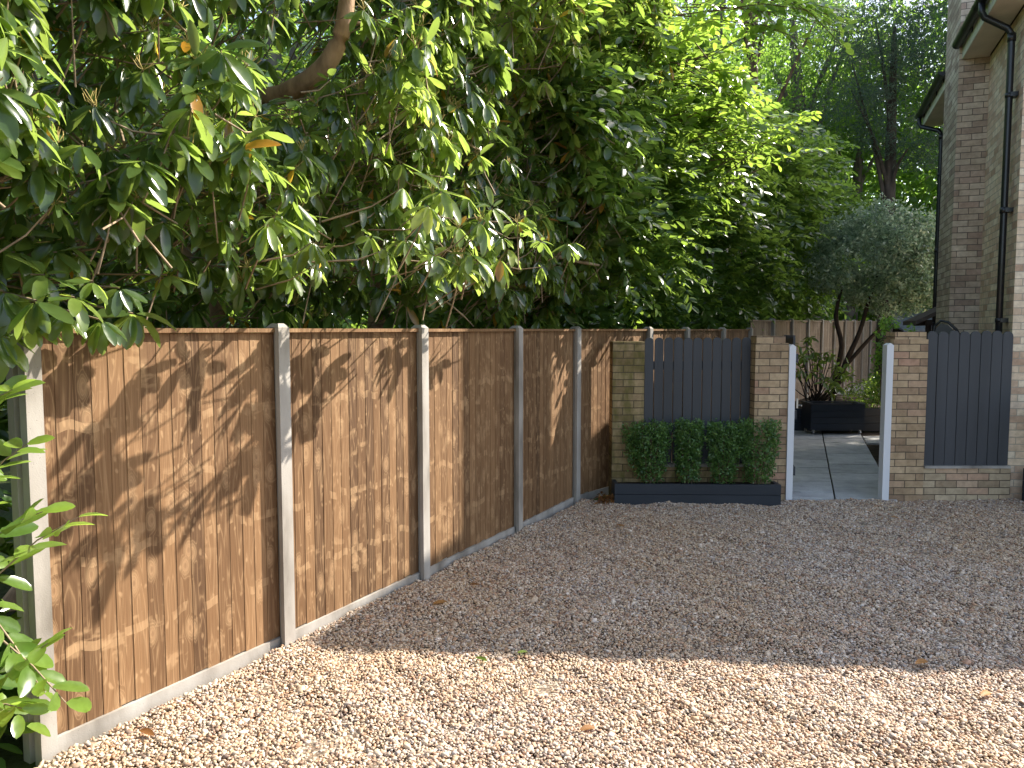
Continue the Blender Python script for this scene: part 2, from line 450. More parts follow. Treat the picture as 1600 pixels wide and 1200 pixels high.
def join(parts):
    V = []; F3 = []; F4 = []; T = []; n = 0
    for v, fl, t in parts:
        V.append(v); T.append(t)
        for f in fl: (F3 if f.shape[1] == 3 else F4).append(f + n)
        n += len(v)
    F = [np.concatenate(x) for x in (F3, F4) if x]
    return np.concatenate(V), F, np.concatenate(T)
def rand_dir(n):
    return nrmz(rng.normal(size=(n, 3)))
def tubes_np(A, B, C, r0, r1, tone, n=4):
    """thin bent stems A->B->C as tubes; arrays (N,3)"""
    N = len(A); out = []
    pts = [A, B, C]; rad = [r0, (r0 + r1) / 2, r1]
    t = nrmz(C - A); ref = np.tile([[.3, .2, .9]], (N, 1)); a = nrmz(np.cross(t, ref)); b = np.cross(t, a)
    for p, r in zip(pts, rad):
        for k in range(n):
            out.append(p + (a * math.cos(2 * math.pi * k / n) + b * math.sin(2 * math.pi * k / n)) * np.asarray(r).reshape(-1, 1))
    V = np.stack(out, 1).reshape(-1, 3); base = (np.arange(N) * 3 * n)[:, None]
    q = []
    for i in range(2):
        for k in range(n): q.append([i * n + k, i * n + (k + 1) % n, (i + 1) * n + (k + 1) % n, (i + 1) * n + k])
    return V, [np.concatenate([base + np.array(x)[None] for x in q])], np.full(len(V), tone)

def rosettes(c, axis, per, L, W, tone, spread=.7, hang=.75, detail='hi'):
    """whorls of drooping leaves round shoot tips"""
    N = len(c); idx = np.repeat(np.arange(N), per); n = len(idx)
    ph = np.tile(np.linspace(0, 2 * np.pi, per, endpoint=False), N) + rng.uniform(-.35, .35, n) + np.repeat(rng.uniform(0, 6.28, N), per)
    ax = nrmz(axis)[idx]; ref = np.where(np.abs(ax[:, 2:3]) > .9, [[1., 0, 0]], [[0, 0, 1.]])
    a = nrmz(np.cross(ax, ref)); b = np.cross(ax, a)
    rad = a * np.cos(ph)[:, None] + b * np.sin(ph)[:, None]
    hg = np.repeat(rng.uniform(.3, 1.0, N), per)[:, None] * hang * 1.5
    d = rad * spread + ax * rng.uniform(-.1, .45, (n, 1)) + np.array([[0, 0, -1.0]]) * (hg + rng.uniform(-.2, .2, (n, 1)))
    d = nrmz(d)
    up = nrmz(ax * .8 + np.array([[0, 0, .6]]) + rad * .25 + rng.normal(0, .15, (n, 3)))
    l = rng.uniform(*L, n) * np.repeat(rng.uniform(.8, 1.15, N), per); wd = l * rng.uniform(*W, n)
    t = np.clip(np.repeat(tone, per) + rng.normal(0, .12, n), 0, .95)
    return leaves(c[idx] + d * .012, d, up, l, wd, t, rng.uniform(-.06, .38, n), .3, detail)
def sprays(c, dirs, length, per, L, W, tone, droop=.3, detail='mid'):
    """leafy shoots: two ranks of leaves along an arching stem"""
    N = len(c); idx = np.repeat(np.arange(N), per); n = len(idx)
    s = np.tile(np.linspace(.12, 1, per), N); sgn = np.tile(np.where(np.arange(per) % 2, 1., -1.), N)
    d = nrmz(dirs); side = nrmz(np.cross(d, np.tile([[0, 0, 1.]], (N, 1)) + rng.normal(0, .25, (N, 3)))); up = np.cross(side, d)
    ln = length[idx] if isinstance(length, np.ndarray) else np.full(n, length)
    up = nrmz(up + np.array([[.25, -.45, .2]]))
    p = c[idx] + d[idx] * (ln * s)[:, None] + np.array([[0, 0, -1.]]) * (ln * droop * s * s)[:, None]
    tang = nrmz(d[idx] + np.array([[0, 0, -1.]]) * (2 * droop * s)[:, None])
    dd = nrmz(tang * rng.uniform(.35, .8, (n, 1)) + side[idx] * (sgn * rng.uniform(.6, 1, n))[:, None] + up[idx] * rng.uniform(-.1, .45, (n, 1)) + np.array([[0, 0, -1.]]) * rng.uniform(0, .35, (n, 1)))
    l = rng.uniform(*L, n) * (1 - .25 * (s - .5)); wd = l * rng.uniform(*W, n)
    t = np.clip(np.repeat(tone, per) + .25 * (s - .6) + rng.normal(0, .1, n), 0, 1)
    return leaves(p, dd, up[idx] + rng.normal(0, .42, (n, 3)), l, wd, t, rng.uniform(.0, .25, n), .3, detail)
def scatter(c, L, W, tone, flat=.5, detail='mid'):
    n = len(c); d = rand_dir(n); d[:, 2] -= .25
    up = nrmz(rand_dir(n) * (1 - flat) + np.array([[0, 0, 1.]]) * flat)
    l = rng.uniform(*L, n)
    return leaves(c, d, up, l, l * rng.uniform(*W, n), np.clip(tone, 0, 1), .12, .3, detail)
def lobes_pts(lobes, n, shell=.28, up_bias=0.0):
    """points in the outer part of a set of ellipsoids (x,y,z,rx,ry,rz); returns points and outward axes"""
    lb = np.array(lobes, float); wgt = (lb[:, 3] * lb[:, 4] + lb[:, 4] * lb[:, 5] + lb[:, 3] * lb[:, 5]); wgt /= wgt.sum()
    i = rng.choice(len(lb), n, p=wgt); d = rand_dir(n); d[:, 2] += up_bias; d = nrmz(d)
    r = 1 - np.abs(rng.normal(0, shell, n)); r = np.clip(r, .05, 1.1)
    return lb[i, :3] + d * lb[i, 3:6] * r[:, None], d
def wob(a, b, seed=0.0):
    """smooth pseudo noise in about -1..1"""
    return (np.sin(a * 1.7 + seed) * np.cos(b * 2.1 + seed * 1.3) + .6 * np.sin(a * 3.9 + b * 2.7 + seed * 2.1) + .4 * np.cos(a * 6.3 - b * 5.1 + seed)) / 1.6

# ------------------------------------------------------------------ ground
HD = Vector((.355, .935, 0))          # the house side and the path run this way
HX = Vector((.935, -.355, 0))
g = MB(); g.face([(-250, -250, -.03), (250, -250, -.03), (250, 250, -.03), (-250, 250, -.03)])
struct(g.build('ground', 'woodland_floor'))
P = [Vector((x, y, 0)) for x, y in [(-1.941, 3.11), (-1.262, 4.26), (-.612, 5.43), (.079, 6.72), (.695, 7.92), (1.65, 9.08), (2.35, 10.2), (3.14, 11.33), (3.90, 12.48)]]
for k in range(14): P.append(P[8] + Vector((.76, 1.17, 0)) * (k + 1))
FD = (P[4] - P[0]).normalized(); FN = Vector((FD.y, -FD.x, 0))
d_ = MB()
p0 = P[0] - FD * 8
d_.face([(p0.x, p0.y, -.012), (16, -4, -.012), (16, 7.7, -.012), (5.2, 8.05, -.012), (1.2, 8.3, -.012), (P[4].x, P[4].y, -.012)])
struct(d_.build('driveway', 'gravel_bed'))

# gravel: real pebbles instanced by geometry nodes on a cloud of points
def gravel():
    sp = .0133
    xs = np.arange(-2.4, 7.4, sp); ys = np.arange(2.35, 8.02, sp)
    X, Y = np.meshgrid(xs, ys); X = X.ravel(); Y = Y.ravel()
    X = X + rng.uniform(-.5, .5, len(X)) * sp; Y = Y + rng.uniform(-.5, .5, len(Y)) * sp
    fx = P[0].x + (Y - P[0].y) * FD.x / FD.y
    keep = (X > fx + .035) & (X < .70 * Y + 2.0)
    keep &= ~((X > 1.06) & (X < 2.72) & (Y > 7.83))
    keep &= (Y < 7.94)
    X, Y = X[keep], Y[keep]; n = len(X)
    hgt = .015 * wob(X * 2.2, Y * 2.6, 1.0) + .007 * wob(X * 7, Y * 6, 4.0)
    edge = np.exp(-np.abs(X - fx[keep]) / .10) * .02
    Z = hgt + edge + rng.uniform(-.0035, .0035, n)
    Z += np.where(Y > 7.6, (Y - 7.6) * .05, 0)
    me = bpy.data.meshes.new('gravel'); me.vertices.add(n)
    me.vertices.foreach_set('co', np.stack([X, Y, Z], 1).astype(np.float32).ravel())
    sc = rng.lognormal(-.07, .30, n)[:, None] * np.stack([rng.uniform(.8, 1.35, n), rng.uniform(.7, 1.05, n), rng.uniform(.5, .85, n)], 1) * .0081
    a = me.attributes.new('size', 'FLOAT_VECTOR', 'POINT'); a.data.foreach_set('vector', sc.astype(np.float32).ravel())
    rt = np.stack([rng.normal(0, .35, n), rng.normal(0, .35, n), rng.uniform(0, 6.28, n)], 1)
    a = me.attributes.new('spin', 'FLOAT_VECTOR', 'POINT'); a.data.foreach_set('vector', rt.astype(np.float32).ravel())
    me.materials.append(M['pebble'])
    o = link('gravel', me); o['kind'] = 'stuff'
    t = bpy.data.node_groups.new('pebbles', 'GeometryNodeTree')
    t.interface.new_socket('Geometry', in_out='INPUT', socket_type='NodeSocketGeometry')
    t.interface.new_socket('Geometry', in_out='OUTPUT', socket_type='NodeSocketGeometry')
    N = t.nodes.new; Lk = t.links.new
    gi, go = N('NodeGroupInput'), N('NodeGroupOutput')
    ico = N('GeometryNodeMeshIcoSphere'); ico.inputs['Radius'].default_value = 1; ico.inputs['Subdivisions'].default_value = 2
    # knock the sphere out of round
    sp_ = N('GeometryNodeSetPosition'); nz = N('ShaderNodeTexNoise'); nz.inputs['Scale'].default_value = 1.3; nz.inputs['Detail'].default_value = 1
    vm = N('ShaderNodeVectorMath'); vm.operation = 'SUBTRACT'; vm.inputs[1].default_value = (.5, .5, .5)
    vs = N('ShaderNodeVectorMath'); vs.operation = 'SCALE'; vs.inputs['Scale'].default_value = 1.1
    Lk(nz.outputs['Color'], vm.inputs[0]); Lk(vm.outputs[0], vs.inputs[0]); Lk(vs.outputs[0], sp_.inputs['Offset']); Lk(ico.outputs[0], sp_.inputs[0])
    sm = N('GeometryNodeSetShadeSmooth'); Lk(sp_.outputs[0], sm.inputs[0])
    mt = N('GeometryNodeSetMaterial'); mt.inputs['Material'].default_value = M['pebble']; Lk(sm.outputs[0], mt.inputs[0])
    iop = N('GeometryNodeInstanceOnPoints'); m2p = N('GeometryNodeMeshToPoints')
    Lk(gi.outputs[0], m2p.inputs[0]); Lk(m2p.outputs[0], iop.inputs['Points']); Lk(mt.outputs[0], iop.inputs['Instance'])
    for nm, sock in (('size', 'Scale'), ('spin', 'Rotation')):
        na = N('GeometryNodeInputNamedAttribute'); na.data_type = 'FLOAT_VECTOR'; na.inputs['Name'].default_value = nm
        src = [x for x in na.outputs if x.name == 'Attribute' and x.enabled][0]
        if nm == 'spin':
            er = N('FunctionNodeEulerToRotation'); Lk(src, er.inputs[0]); src = er.outputs[0]
        Lk(src, iop.inputs[sock])
    Lk(iop.outputs[0], go.inputs[0])
    md = o.modifiers.new('pebbles', 'NODES'); md.node_group = t
gravel()

# ------------------------------------------------------------------ fences
TOP = 1.80
Z = Vector((0, 0, 1))
def post(p, f, n, top, parent, half=.040, halfn=.048):
    """concrete slotted post with a weathered top; front face centre at p"""
    c = p - n * halfn
    b = MB()
    def ring(hf, hn, slot):
        q = [(-hf, -hn), (-hf + slot, -hn), ]
        return q
    hf, hn = half, halfn; s = .020; sl = .022     # slots in the two faces that take the panels
    foot = [(-hf, hn), (-hf, s), (-hf + sl, s), (-hf + sl, -s), (-hf, -s), (-hf, -hn), (hf, -hn), (hf, -s), (hf - sl, -s), (hf - sl, s), (hf, s), (hf, hn)]
    pts = [c + f * a + n * b_ for a, b_ in foot]
    poly = [(q.x, q.y) for q in pts]
    ar = sum(poly[i][0] * poly[(i + 1) % 12][1] - poly[(i + 1) % 12][0] * poly[i][1] for i in range(12))
    if ar < 0: poly.reverse()
    b.prism(poly, -.25, top, top=False)
    # chamfered cap
    q0 = [c + f * i * hf + n * j * hn for i, j in ((-1, -1), (1, -1), (1, 1), (-1, 1))]
    q1 = [c + f * i * hf * .55 + n * j * hn * .55 for i, j in ((-1, -1), (1, -1), (1, 1), (-1, 1))]
    if (q0[1] - q0[0]).cross(q0[2] - q0[1]).z < 0: q0.reverse(); q1.reverse()
    for i in range(4):
        j = (i + 1) % 4
        b.face([q0[i] + Z * top, q0[j] + Z * top, q1[j] + Z * (top + .022), q1[i] + Z * (top + .022)])
    b.face([q + Z * (top + .022) for q in q1])
    return b.build('post', 'concrete', parent)
def panel(a, c, top, parent, hv=.066, seed=0, mt='fence_timber'):
    """featheredge board panel between two posts, with a capping rail and arris rails behind"""
    rr = random.Random(seed)
    f = (c - a).normalized(); n = Vector((f.y, -f.x, 0)); L = (c - a).length
    x0, x1 = .03, L - .03
    nb = max(8, round((x1 - x0) / .082)); pitch = (x1 - x0) / nb
    b = MB(); front = -.058; row = rr.uniform(0, 40)
    run = 0
    for i in range(nb):
        if run <= 0: run = rr.randint(2, 7); ro = rr.uniform(0, 30); rx = rr.uniform(0, 30)
        run -= 1
        s0 = x0 + i * pitch + rr.uniform(-.004, .004); s1 = x0 + (i + 1) * pitch + .008
        tone = min(1, max(0, rr.gauss(.5, .30)))
        zt = top - .012 - rr.uniform(0, .006); zb = hv + rr.uniform(-.012, .008)
        # thick edge on the near side, thin edge tucked under the next board
        fr0 = front + .0016 + rr.uniform(0, .0016); fr1 = front + rr.uniform(-.001, .0005)
        q = lambda s, d, z: a + f * s + n * d + Z * z
        U = rx + i * pitch * .9 + rr.uniform(0, .02); Vo = ro + rr.uniform(-.04, .04)
        F = lambda pts, us: b.face(pts, [(U + u, Vo + v) for u, v in us], tone)
        F([q(s0, fr0, zb), q(s1, fr1, zb), q(s1, fr1, zt), q(s0, fr0, zt)], [(0, zb), (pitch, zb), (pitch, zt), (0, zt)])
        F([q(s0, front - .006, zb), q(s0, fr0, zb), q(s0, fr0, zt), q(s0, front - .006, zt)], [(0, zb), (.004, zb), (.004, zt), (0, zt)])
        F([q(s1, fr1, zb), q(s1, front - .006, zb), q(s1, front - .006, zt), q(s1, fr1, zt)], [(0, zb), (.004, zb), (.004, zt), (0, zt)])
        F([q(s1, front - .006, zb), q(s0, front - .006, zb), q(s0, front - .006, zt), q(s1, front - .006, zt)], [(0, zb), (pitch, zb), (pitch, zt), (0, zt)])
        F([q(s0, fr0, zb), q(s0, front - .006, zb), q(s1, front - .006, zb), q(s1, fr1, zb)], [(0, 0)] * 4)
    o = b.build('panel', mt, parent)
    for zz in (.30, .95, 1.58):
        r = MB(); r.box(a + f * ((x0 + x1) / 2) + n * (front - .030) + Z * zz, f, n, Z, (x1 - x0) / 2, .022, .035, .35)
        r.build('rail', mt, o)
    cp = MB()
    cp.box(a + f * ((x0 + x1) / 2) + n * (front + .002) + Z * (top - .004), f, n, Z, (x1 - x0) / 2, .026, .011, .8)
    cp.build('capping', mt, o)
    return o
def gravel_board(a, c, top, parent):
    f = (c - a).normalized(); n = Vector((f.y, -f.x, 0)); L = (c - a).length
    b = MB(); b.box(a + f * (L / 2) - n * .062 + Z * ((top - .25) / 2), f, n, Z, L / 2 - .028, .022, (top + .25) / 2)
    return b.build('gravel_board', 'concrete', parent)
def fence(idx, label, tops, name):
    root = thing(name, P[idx[0]], label, 'fence')
    for j, k in enumerate(idx):
        f = (P[min(k + 1, len(P) - 1)] - P[max(k - 1, 0)]).normalized()
        if k == 0: f = FD
        n = Vector((f.y, -f.x, 0))
        post(P[k], f, n, tops(k) + .012, root, *((.034, .068) if k == 0 else ()))
    for k in idx[:-1]:
        panel(P[k], P[k + 1], tops(k), root, .056 + max(0, tops(k) - TOP - .1), seed=k * 13 + 5)
        gravel_board(P[k], P[k + 1], .056 + max(0, tops(k) - TOP - .1), root)
    return root
fence(list(range(0, 9)), 'brown board fence with pale concrete posts running from the left foreground along the gravel', lambda k: TOP, 'timber_fence')
# the boundary goes on behind the garden, stepped up
P2 = P[8:]
_P = P
far = thing('timber_fence', P[8], 'taller stepped board fence with close posts at the back of the garden beyond the gate', 'fence')
ftop = lambda k: TOP + .155 + .011 * (k - 8)
for k in range(8, 22):
    f = Vector((.76, 1.17, 0)).normalized(); n = Vector((f.y, -f.x, 0))
    if k > 8: post(P[k], f, n, ftop(k) + .012, far)
    if k < 21:
        a_, c_ = P[k] + n * (0 if k > 8 else 0), P[k + 1]
        if k == 8: a_ = P[8] + f * .07
        panel(a_, c_, ftop(k), far, .25, seed=k * 17 + 3, mt='pale_grey_timber')
        gravel_board(a_, c_, .25, far)

# ------------------------------------------------------------------ gate walls
def wall_box(b, x0, x1, y0, y1, z0, z1, uo=0.0):
    b.prism([(x0, y0), (x1, y0), (x1, y1), (x0, y1)], z0, z1, uoff=uo)
def pickets(b, x0, x1, n, y, z0, z1, gap, rr, arc=.045):
    """round-topped vertical boards"""
    pw = (x1 - x0) / n
    for i in range(n):
        a = x0 + i * pw + gap / 2 + rr.uniform(-.001, .001); c = a + pw - gap
        zt = z1 + rr.uniform(-.006, .006); yy = y + rr.uniform(-.002, .002); th = .02
        m = (a + c) / 2; hw = (c - a) / 2
        prof = [(a, z0), (c, z0)] + [(m + hw * math.cos(t), zt - arc + arc * math.sin(t)) for t in [math.pi * k / 10 for k in range(11)]]
        b.face([(x, yy, z) for x, z in prof]); b.face([(x, yy + th, z) for x, z in reversed(prof)])
        for k in range(len(prof)):
            p, q = prof[k], prof[(k + 1) % len(prof)]
            b.face([(q[0], yy, q[1]), (p[0], yy, p[1]), (p[0], yy + th, p[1]), (q[0], yy + th, q[1])])
rr = random.Random(3)
GY = 8.0
t = thing('screen_wall', (1.06, GY + .08, 0), 'low brick wall with two brick piers and tall grey picket panel behind the clipped bushes', 'wall')
b = MB(); wall_box(b, 1.06, 1.395, GY + .08, GY + .32, -.05, 1.675); b.build('pier', 'mossy_brick', t)
b = MB(); wall_box(b, 2.53, 2.875, GY - .02, GY + .22, -.05, 1.66, 3.0); wall_box(b, 2.545, 2.845, GY, GY + .20, 1.66, 1.735, 5.11); b.build('pier', 'brown_brick', t)['label'] = 'brown brick pier beside the white gate post'
b = MB(); wall_box(b, 1.395, 2.53, GY + .10, GY + .30, -.05, .345, 1.0); b.build('base_wall', 'mossy_brick', t)
b = MB(); b.abox(1.397, 2.528, GY + .075, GY + .31, .345, .372); b.build('ledge', 'concrete', t)
b = MB(); pickets(b, 1.40, 2.528, 11, GY + .12, .376, 1.715, .010, rr); pk = b.build('picket_panel', 'grey_paint', t)
for zz in (1.42, .75):
    b = MB(); b.abox(1.40, 2.53, GY + .142, GY + .18, zz - .045, zz + .045); b.build('rail', 'grey_paint', pk)
t = thing('screen_wall', (3.94, GY - .06, 0), 'low buff brick wall with one pier and grey picket panel next to the house', 'wall')
b = MB(); wall_box(b, 3.945, 4.30, GY - .06, GY + .16, -.05, 1.70, .4); wall_box(b, 3.96, 4.285, GY - .045, GY + .15, 1.70, 1.775, 2.0); b.build('pier', 'brown_brick', t)
b = MB(); wall_box(b, 4.30, 5.215, GY - .055, GY + .16, -.05, .355, 1.11); b.build('base_wall', 'buff_brick', t)
b = MB(); b.abox(4.303, 5.20, GY - .075, GY + .17, .355, .380); b.build('ledge', 'concrete', t)
b = MB(); pickets(b, 4.30, 5.195, 8, GY - .035, .384, 1.785, .007, rr, .05); pk = b.build('picket_panel', 'grey_paint', t)
for zz in (1.45, .75):
    b = MB(); b.abox(4.305, 5.19, GY - .013, GY + .025, zz - .045, zz + .045); b.build('rail', 'grey_paint', pk)
def gate_post(x0, x1, y0, y1, h, label):
    tt = thing('gate_post', ((x0 + x1) / 2, y0, 0), label, 'gate post', 'white posts of the gateway')
    b = MB(); b.abox(x0, x1, y0, y1, -.04, h); b.build('shaft', 'white_paint', tt)
    b = MB(); m = (x0 + x1) / 2
    b.face([(x0, y0, h), (x1, y0, h), (m, y0, h + .022)]); b.face([(x1, y1, h), (x0, y1, h), (m, y1, h + .022)])
    b.face([(x1, y0, h), (x1, y1, h), (m, y1, h + .022), (m, y0, h + .022)]); b.face([(x0, y1, h), (x0, y0, h), (m, y0, h + .022), (m, y1, h + .022)])
    b.build('cap', 'white_paint', tt)
gate_post(2.878, 2.945, GY - .035, GY + .06, 1.625, 'white gate post against the pier beside the clipped bushes')
gate_post(3.868, 3.938, GY - .075, GY + .02, 1.64, 'white gate post against the right pier near the house')
# the gate itself stands open, swung back into the garden
gt = thing('garden_gate', (2.975, GY + .03, 0), 'dark picket gate swung open into the garden, seen edge on', 'gate')
gd = Vector((.19, .84, 0)).normalized(); gn = Vector((gd.y, -gd.x, 0)); g0 = Vector((2.962, GY + .065, 0))
for i in range(8):
    c = g0 + gd * (.055 + i * .105)
    b = MB(); b.box(c + Z * .88, gd, gn, Z, .048, .010, .83); b.box(c + Z * 1.725, gd, gn, Z, .030, .010, .015)
    b.build('board', 'grey_paint', gt)
for zz in (.3, .9, 1.5):
    b = MB(); b.box(g0 + gd * .42 + gn * .027 + Z * zz, gd, gn, Z, .41, .016, .045); b.build('rail', 'grey_paint', gt)
b = MB(); b.box(g0 + gn * .05 + gd * .06 + Z * 1.02, gd, gn, Z, .02, .008, .05); b.tube([g0 + gn * .05 + gd * .06 + Z * 1.0, g0 + gn * .085 + gd * .06 + Z * 1.0, g0 + gn * .09 + gd * .02 + Z * 1.0], .007, 8); b.build('latch', 'steel', gt)

# ------------------------------------------------------------------ path and garden beds
def path():
    b = MB(); r2 = random.Random(5)
    sd = Vector((.377, 1, 0)); cx = Vector((1, -.10, 0))
    o0 = Vector((3.42, 8.03, .004))
    for col in (-1, 0):
        y = -.05
        i = 0
        while y < 4.85:
            ln = .45 if (i + col) % 3 else .60
            if col == -1 and i == 0: ln = .32
            g_ = .009
            q = [o0 + cx * (col * .63 + g_) + sd * (y + g_), o0 + cx * ((col + 1) * .63 - g_) + sd * (y + g_), o0 + cx * ((col + 1) * .63 - g_) + sd * (y + ln - g_), o0 + cx * (col * .63 + g_) + sd * (y + ln - g_)]
            tz = r2.uniform(-.003, .004); tn = r2.random()
            tp = [(p.x, p.y, .022 + tz) for p in q]
            b.face(tp, None, tn)
            for k in range(4):
                p, q_ = tp[k], tp[(k + 1) % 4]; b.face([(p[0], p[1], -.02), (q_[0], q_[1], -.02), q_, p], None, tn)
            y += ln; i += 1
    # the cross path at the far end
    for i in range(4):
        for j in range(2):
            q0 = o0 + sd * (4.05 + j * .40) + cx * (.645 + i * .63)
            tp = [(p.x, p.y, .020 + .003 * (i % 2)) for p in (q0, q0 + cx * .615, q0 + cx * .615 + sd * .385, q0 + sd * .385)]
            tn = r2.random(); b.face(tp, None, tn)
            for k in range(4):
                p, q_ = tp[k], tp[(k + 1) % 4]; b.face([(p[0], p[1], -.02), (q_[0], q_[1], -.02), q_, p], None, tn)
    struct(b.build('path', 'paving_slab'))
    b = MB(); b.face([(2.2, 8.0, -.006), (5.2, 8.0, -.006), (8.5, 13.4, -.006), (4.0, 13.4, -.006)])
    struct(b.build('garden_soil', 'soil'))
path()
t = thing('raised_bed', (4.6, 13.6, 0), 'long dark painted raised garden bed at the end of the path', 'raised bed')
b = MB()
for k in range(3): b.abox(4.5, 9.2, 13.55, 13.64, .0 + k * .137, .131 + k * .137)
b.build('sleeper_wall', 'navy_paint', t)
b = MB(); b.abox(4.5, 9.2, 13.645, 17.0, 0, .37); b.build('soil_fill', 'soil', t)
t = thing('wheeled_planter', (5.52, 13.0, 0), 'dark rectangular trough planter on castors at the end of the path', 'planter')
b = MB(); x0, x1, y0, y1 = 5.06, 5.97, 12.92, 13.36
for k in range(4): b.abox(x0, x1, y0, y0 + .03, .105 + k * .108, .208 + k * .108)
for k in range(4): b.abox(x0, x1, y1 - .03, y1, .105 + k * .108, .208 + k * .108)
b.abox(x0, x0 + .03, y0 + .031, y1 - .031, .105, .53); b.abox(x1 - .03, x1, y0 + .031, y1 - .031, .105, .53); b.abox(x0 + .031, x1 - .031, y0 + .031, y1 - .031, .11, .14)
b.build('trough', 'navy_paint', t)
b = MB(); b.abox(x0 - .012, x1 + .012, y0 - .012, y0 + .045, .540, .556); b.abox(x0 - .012, x1 + .012, y1 - .045, y1 + .012, .540, .556); b.abox(x0 - .012, x0 + .045, y0 + .046, y1 - .046, .540, .556); b.abox(x1 - .045, x1 + .012, y0 + .046, y1 - .046, .540, .556)
b.build('rim', 'grey_paint', t)
b = MB(); b.abox(x0 + .032, x1 - .032, y0 + .032, y1 - .032, .142, .50); b.build('soil_fill', 'soil', t)
for cx_, cy_ in ((x0 + .06, y0 + .05), (x1 - .06, y0 + .05), (x0 + .06, y1 - .05), (x1 - .06, y1 - .05)):
    b = MB(); b.tube([(cx_ - .012, cy_, .055), (cx_ + .012, cy_, .055)], .034, 14); b.abox(cx_ - .02, cx_ + .02, cy_ - .02, cy_ + .02, .085, .104)
    b.abox(cx_ - .019, cx_ - .015, cy_ - .012, cy_ + .012, .05, .085); b.abox(cx_ + .015, cx_ + .019, cy_ - .012, cy_ + .012, .05, .085)
    b.build('castor', 'steel', t)
# planter of sleepers in front of the left screen wall
t = thing('trough_planter', (1.9, 7.82, 0), 'long low dark grey timber planter holding the row of clipped bushes', 'planter')
b = MB(); PX0, PX1, PY0, PY1 = 1.058, 2.755, 7.815, 8.06
tilt = lambda x: -.03 * (x - PX0)
for k in range(2):
    z0, z1 = (-.03, .105) if k == 0 else (.110, .215)
    b.prism([(PX0, PY0), (PX1, PY0 - .05), (PX1, PY0 - .01), (PX0, PY0 + .04)], z0, z1)
    b.prism([(PX0, PY0 + .042), (PX0 + .04, PY0 + .041), (PX0 + .04, PY1), (PX0, PY1)], z0, z1)
    b.prism([(PX1 - .04, PY0 - .007), (PX1, PY0 - .008), (PX1, PY1 - .09), (PX1 - .04, PY1 - .09)], z0, z1)
b.build('trough', 'navy_paint', t)
b = MB(); b.prism([(PX0 + .042, PY0 + .045), (PX1 - .042, PY0 - .003), (PX1 - .042, PY1 - .09), (2.52, PY1 - .085), (2.50, PY1), (PX0 + .042, PY1)], 0, .185); b.build('soil_fill', 'soil', t)

# ------------------------------------------------------------------ house
C0 = Vector((5.2, 8.0, 0))
HP = lambda t_, o_=0.0, z=0.0: C0 + HD * t_ - HX * o_ + Z * z       # along the side wall, out from it
EAVE = 5.10
house = thing('brick_house', C0, 'pale brick house with chimney breast, black gutter and downpipe at the right edge', 'house')
TB, TC0, TC1 = 5.0, 1.67, 2.70
back = HP(TB); bl = [HP(0), HP(TB)]
fr = Vector((13.3, 7.36, 0)); br = Vector((13.6, 10.15, 0))
poly = [C0, fr, br, back]
b = MB(); b.prism([(p.x, p.y) for p in poly], -.1, EAVE, bottom=False, uoff=.03); b.build('wall', 'house_brick', house)
# chimney breast and stack
ch = [HP(TC0), HP(TC0, .328), HP(TC1, .328), HP(TC1)]
def order(ps):
    a = sum(ps[i].x * ps[(i + 1) % len(ps)].y - ps[(i + 1) % len(ps)].x * ps[i].y for i in range(len(ps)))
    return [(p.x, p.y) for p in (ps if a > 0 else ps[::-1])]
b = MB(); b.prism(order(ch), -.1, 8.7, uoff=.05)
cst = b.build('chimney', 'weathered_brick', house)
b = MB(); e_ = .04
b.prism(order([HP(TC0 - e_, -e_), HP(TC0 - e_, .328 + e_), HP(TC1 + e_, .328 + e_), HP(TC1 + e_, -e_)]), 8.703, 8.83); b.build('cap', 'weathered_brick', cst)
for tt in (1.95, 2.42):
    b = MB(); b.tube([HP(tt, .16, 8.83), HP(tt, .16, 9.05), HP(tt, .16, 9.2)], [.11, .095, .105], 14); b.build('pot', 'roof_tile', cst)
